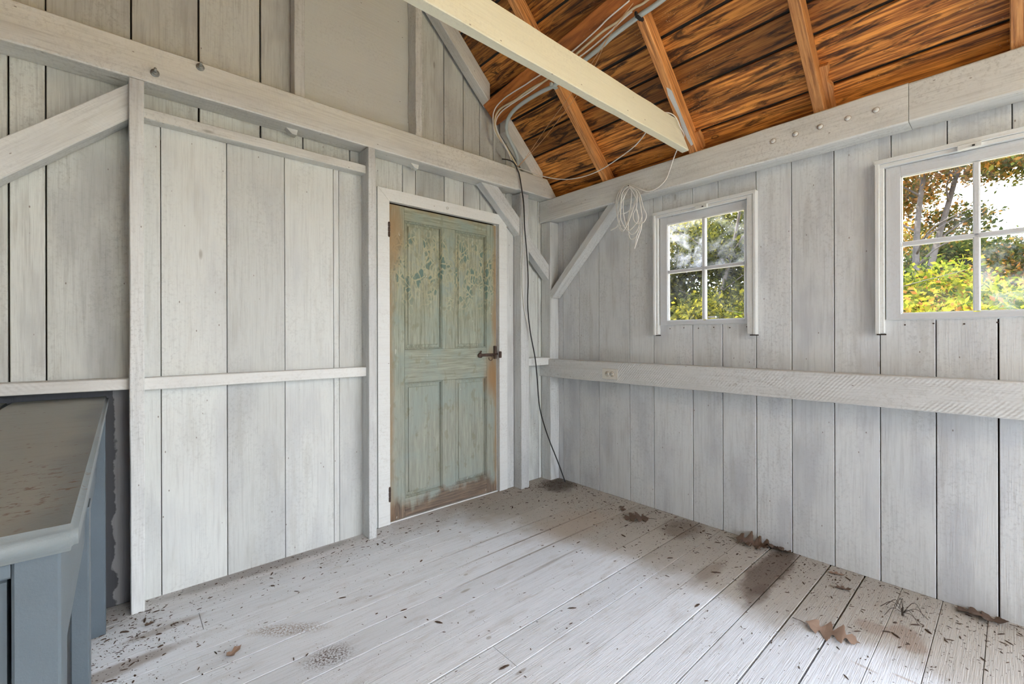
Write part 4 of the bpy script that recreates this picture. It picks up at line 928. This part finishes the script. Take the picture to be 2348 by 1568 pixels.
oak_leaf('oak_leaf', (-.036, -1.715, .002), .14, -1.65, 'crumpled oak leaf beside the curled one against the window wall', 'oakd', .8, 3, .45, .6, -.3, 9)
oak_leaf('oak_leaf', (-.615, -2.085, .001), .165, -1.45, 'pinkish tan deeply lobed oak leaf lying on the brightest boards', 'oak', .07, 4, .60, .66, .04, 14)
oak_leaf('oak_leaf', (-.040, -2.465, .002), .15, 1.65, 'brown oak leaf at the foot of the window wall, the one farthest from the corner', 'oakd', .25, 4, .45, .6, .1, 21)
oak_leaf('small_leaf', (-2.363, -.675, .001), .060, .55, 'small rolled brown leaf alone on the open floor', 'oak', .8, 2, .05, .45, .2, 33, None, False)
oak_leaf('small_leaf', (-2.585, -.263, .001), .030, .2, 'tiny dark seed pod beside the foot of the leftmost post', 'oakd', .8, 2, .05, .6, .1, 34, None, False)
oak_leaf('small_leaf', (-.085, -1.985, .001), .065, -1.2, 'reddish leaf scrap by the window wall, nearest the wall', 'oak', .3, 3, .4, .4, 0, 41, None, False)
oak_leaf('small_leaf', (-.215, -2.04, .001), .060, -1.1, 'grey brown leaf scrap a little out from the window wall', 'oakd', .5, 3, .3, .5, 0, 42, None, False)
oak_leaf('small_leaf', (-.180, -.84, .001), .085, -2.2, 'dark leaf scrap between the corner and the flat oak leaf', 'oakd', .5, 3, .5, .4, 0, 43, None, False)
# dead twig cluster
tw = empty('dry_twig', (-.262, -2.25, 0), label='small dark spidery twig standing on the dusty boards', cat='twig')
for k in range(9):
    a = rng.uniform(0, 6.28); r = rng.uniform(.04, .10); h = rng.uniform(.005, .05)
    tube('twiglet', [(0, 0, .012), (r * .5 * math.cos(a), r * .5 * math.sin(a), h + .012), (r * math.cos(a + .2), r * math.sin(a + .2), .003)], .0011, M['twig'], tw, 4, 4)
tube('bud', [(0, 0, .001), (.004, .002, .02), (.002, 0, .034)], .005, M['twig'], tw, 3, 6, True, .003)
# scattered chips and crumbs, denser along the walls
vs, fs = [], []
def chip(x, y, s, a, el=1.8, h=.0012):
    c, sn = math.cos(a), math.sin(a); b = len(vs)
    for (u, v) in ((-1, -.15), (-.3, -.55), (.7, -.4), (1, .1), (.2, .6), (-.7, .4)):
        vs.append((x + (u * s * el * c - v * s * sn), y + (u * s * el * sn + v * s * c), .0006))
    for k in range(6): q = vs[b + k]; vs.append((x + (q[0] - x) * .7, y + (q[1] - y) * .7, .0006 + h))
    fs.append(tuple(b + 6 + k for k in range(6)))
    for k in range(6): fs.append((b + k, b + (k + 1) % 6, b + 6 + (k + 1) % 6, b + 6 + k))
n = 0
while n < 6000:
    u = rng.random()
    if u < .50: x = -abs(rng.normal(0, .34)); y = rng.uniform(-3.2, -.1)
    elif u < .68: x = rng.uniform(-2.75, -.1); y = -abs(rng.normal(0, .20))
    elif u < .76: x = -.13 + rng.normal(0, .10); y = -.20 + rng.normal(0, .09)
    elif u < .84: x = -2.66 + rng.normal(0, .10); y = -.30 + rng.normal(0, .20)
    else: x = rng.uniform(-2.7, -.1); y = rng.uniform(-2.5, -.1)
    if x > -.004 or y > -.05 or x < -2.71 and y < -1.5: continue
    s = min(.008, .0007 + rng.exponential(.0011)); chip(x, y, s, rng.normal(-.1, .9), rng.uniform(1, 3.4), s * .4); n += 1
tag(mesh_obj('debris', vs, fs, M['debris']), 'dark crumbs and leaf chips strewn over the floorboards', 'debris', None, 'stuff')

# ------------------------------------------------------------------ outdoors
g = empty('ground', kind='structure')
vs, fs = [], []; N = 40
for i in range(N + 1):
    for j in range(N + 1):
        x = -30 + 70 * i / N; y = -35 + 70 * j / N; r_ = math.hypot(x + 1.9, y + 2.1)
        vs.append((x, y, -.18 - .0 * r_ + (.35 * math.sin(x * .3) * math.sin(y * .27) if r_ > 8 else 0)))
for i in range(N):
    for j in range(N): a = i * (N + 1) + j; fs.append((a, a + N + 1, a + N + 2, a + 1))
mesh_obj('leafy_ground', vs, fs, M['soil'], g, True)

def foliage(name, parent, clumps, n, size, mat, seed, tint=(.5, .3)):
    r = np.random.default_rng(seed); cl = np.array(clumps, float); wts = cl[:, 3] * cl[:, 4] * cl[:, 5]; wts = wts / wts.sum()
    idx = r.choice(len(cl), n, p=wts); d = r.normal(size=(n, 3)); d /= np.linalg.norm(d, axis=1)[:, None]; rad = r.random(n) ** .38
    # twiggy sub-clusters
    P = cl[idx, :3] + d * rad[:, None] * cl[idx, 3:6]
    sub_ = P[r.integers(0, n, n)] if False else None
    k = max(n // 9, 1); seeds = P[:k]; P = seeds[r.integers(0, k, n)] + r.normal(size=(n, 3)) * size * 2.1
    s = size * r.uniform(.6, 1.3, n)
    nrm_ = r.normal(size=(n, 3)) + np.array([-.3, 0, .6]); nrm_ /= np.linalg.norm(nrm_, axis=1)[:, None]
    t1 = np.cross(nrm_, r.normal(size=(n, 3))); t1 /= np.linalg.norm(t1, axis=1)[:, None]; t2 = np.cross(nrm_, t1)
    a = P - t1 * s[:, None]; b = P + t2 * s[:, None] * .5 + nrm_ * s[:, None] * .12; c = P + t1 * s[:, None]; e = P - t2 * s[:, None] * .5 + nrm_ * s[:, None] * .12
    V = np.stack([a, b, c, e], 1).reshape(-1, 3); me = bpy.data.meshes.new(name)
    me.vertices.add(4 * n); me.vertices.foreach_set('co', V.ravel().astype(np.float32))
    me.loops.add(4 * n); me.loops.foreach_set('vertex_index', np.arange(4 * n, dtype=np.int32))
    me.polygons.add(n); me.polygons.foreach_set('loop_start', np.arange(0, 4 * n, 4, dtype=np.int32)); me.update(calc_edges=True)
    at = me.attributes.new('tint', 'FLOAT', 'FACE'); tv = np.clip(tint[0] + tint[1] * r.normal(size=n) + .25 * np.sin(P[:, 2] * 1.7 + P[:, 1]), 0, 1)
    at.data.foreach_set('value', tv.astype(np.float32)); me.materials.append(M[mat])
    o = bpy.data.objects.new(name, me); link(o, parent); o['kind'] = 'stuff'; return o
def tree(loc, h, trunks, clumps, n, size, mat, seed, label, group=None, tint=(.5, .3), tr=.13, name='tree'):
    t = empty(name, loc, label=label, cat='tree', group=group); r = random.Random(seed); vs, fs = [], []
    for (dx, dy, tx, ty, hh) in trunks:
        pts = [Vector((dx + (tx - dx) * k / 6 + r.uniform(-.05, .05), dy + (ty - dy) * k / 6 + r.uniform(-.05, .05), hh * k / 6 - .05)) for k in range(7)]
        p = catmull(pts, 4); v, f = tube_geo(p, tr, 9, tr * .35); b = len(vs); vs += v; fs += [tuple(b + q for q in ff) for ff in f]
        for q in range(9):
            i = r.randint(4, len(p) - 3); s0 = p[i]; a = r.uniform(0, 6.28); l = r.uniform(.8, 2.0); 
            bp = catmull([s0, s0 + Vector((math.cos(a) * l * .4, math.sin(a) * l * .4, l * .28)), s0 + Vector((math.cos(a + .3) * l, math.sin(a + .3) * l, l * .45))], 4)
            v, f = tube_geo(bp, tr * .28, 6, tr * .06); b = len(vs); vs += v; fs += [tuple(b + q_ for q_ in ff) for ff in f]
    mesh_obj('trunk', vs, fs, M['bark'], t, True)
    foliage('foliage', t, clumps, n, size, mat, seed, tint)
    return t
def cl_(r, n, box_, s):
    rr = np.random.default_rng(r); return [(rr.uniform(box_[0], box_[1]), rr.uniform(box_[2], box_[3]), rr.uniform(box_[4], box_[5]), rr.uniform(*s), rr.uniform(*s), rr.uniform(*s) * .6) for _ in range(n)]
# bright shrubs just outside the large window
for k, (x, y, hh, n) in enumerate(((5.2, -3.3, 1.9, 7000), (5.6, -2.0, 1.85, 8000), (5.3, -.9, 2.0, 7000), (6.6, -1.4, 2.6, 7000), (6.2, .2, 1.6, 5000))):
    tree((x, y, -.18), hh, [(0, 0, .1, .1, hh * .8)], cl_(k, 9, (-.8, .8, -.9, .9, .25, hh - .2), (.5, .8)), int(n * 2.2), .040, 'leaf_yel', 60 + k,
         ['sunlit yellow green shrub, lowest at the right edge of the large window', 'sunlit yellow green shrub in the lower right pane of the large window', 'sunlit yellow green shrub in the lower left pane of the large window', 'taller yellow green shrub behind the others in the large window', 'low yellow shrub between the two window views'][k], 'shrubs outside the window', (.50, .26), .04, 'shrub')
# autumn trees behind
tree((9.6, -1.05, -.2), 6.5, [(0, 0, .9, -.3, 6.2), (.35, .1, 1.6, -.9, 6.4)], cl_(21, 15, (-1.2, 2.2, -1.6, 1.3, 2.2, 6.2), (.5, 1.0)), 26000, .05, 'leaf_ora', 81, 'twin stemmed autumn tree with orange and green leaves in the large window', 'trees outside', (.38, .28), .085)
tree((11.0, -3.9, -.2), 6.5, [(0, 0, -.4, .6, 6.0)], cl_(22, 12, (-1.4, 1.4, -1.2, 1.0, 1.2, 3.9), (.5, .9)), 20000, .052, 'leaf_ora', 82, 'orange and green tree at the right edge of the large window', 'trees outside', (.34, .28), .12)
tree((15, -.6, -.2), 5, [(0, 0, .2, .1, 4)], cl_(23, 24, (-1.8, 1.8, -4.2, 3.0, .8, 4.4), (.7, 1.2)), 34000, .065, 'leaf_ora', 83, 'distant rusty green tree low behind the large window shrubs', 'trees outside', (.35, .25), .12)
# olive trees outside the small window
tree((6.4, 1.9, -.2), 5, [(0, 0, .4, -.9, 4.6), (.1, .2, -.3, 1.1, 4.2)], cl_(31, 18, (-1.2, 1.2, -1.8, 1.8, .8, 4.3), (.5, .9)), 34000, .052, 'leaf_oli', 91, 'dense olive green tree filling the small window', 'trees outside', (.50, .26), .06)
tree((8.8, 3.2, -.2), 6, [(0, 0, .2, .5, 5)], cl_(32, 18, (-1.4, 1.4, -2.2, 2.2, .8, 5.0), (.7, 1.1)), 30000, .07, 'leaf_oli', 92, 'olive tree behind the dense one in the small window', 'trees outside', (.60, .25), .12)
tree((7.6, .3, -.2), 3, [(0, 0, .2, .5, 2.6)], cl_(33, 10, (-.9, .9, -.9, .9, .5, 2.3), (.5, .8)), 6500, .06, 'leaf_yel', 93, 'yellow leaved bush between the window views', 'trees outside', (.45, .25), .05)
tree((9.2, 2.1, -.2), 3, [(0, 0, .2, .5, 2.6)], cl_(34, 12, (-.9, .9, -1.6, 2.4, .5, 2.7), (.5, .9)), 8000, .06, 'leaf_yel', 94, 'yellow bush glowing low in the small window', 'trees outside', (.55, .25), .05)
for k, (x, y) in enumerate(((20, 8), (22, 0))):
    tree((x, y, -.2), 6, [(0, 0, .2, .3, 4.6)], cl_(50 + k, 14, (-2.4, 2.4, -3.2, 3.2, .5, 3.6), (1.2, 2.0)), 7000, .14, 'leaf_dk', 100 + k, ['dark green tree far behind the small window view', 'dark green tree far behind the large window view'][k], 'far trees', (.5, .3), .16)
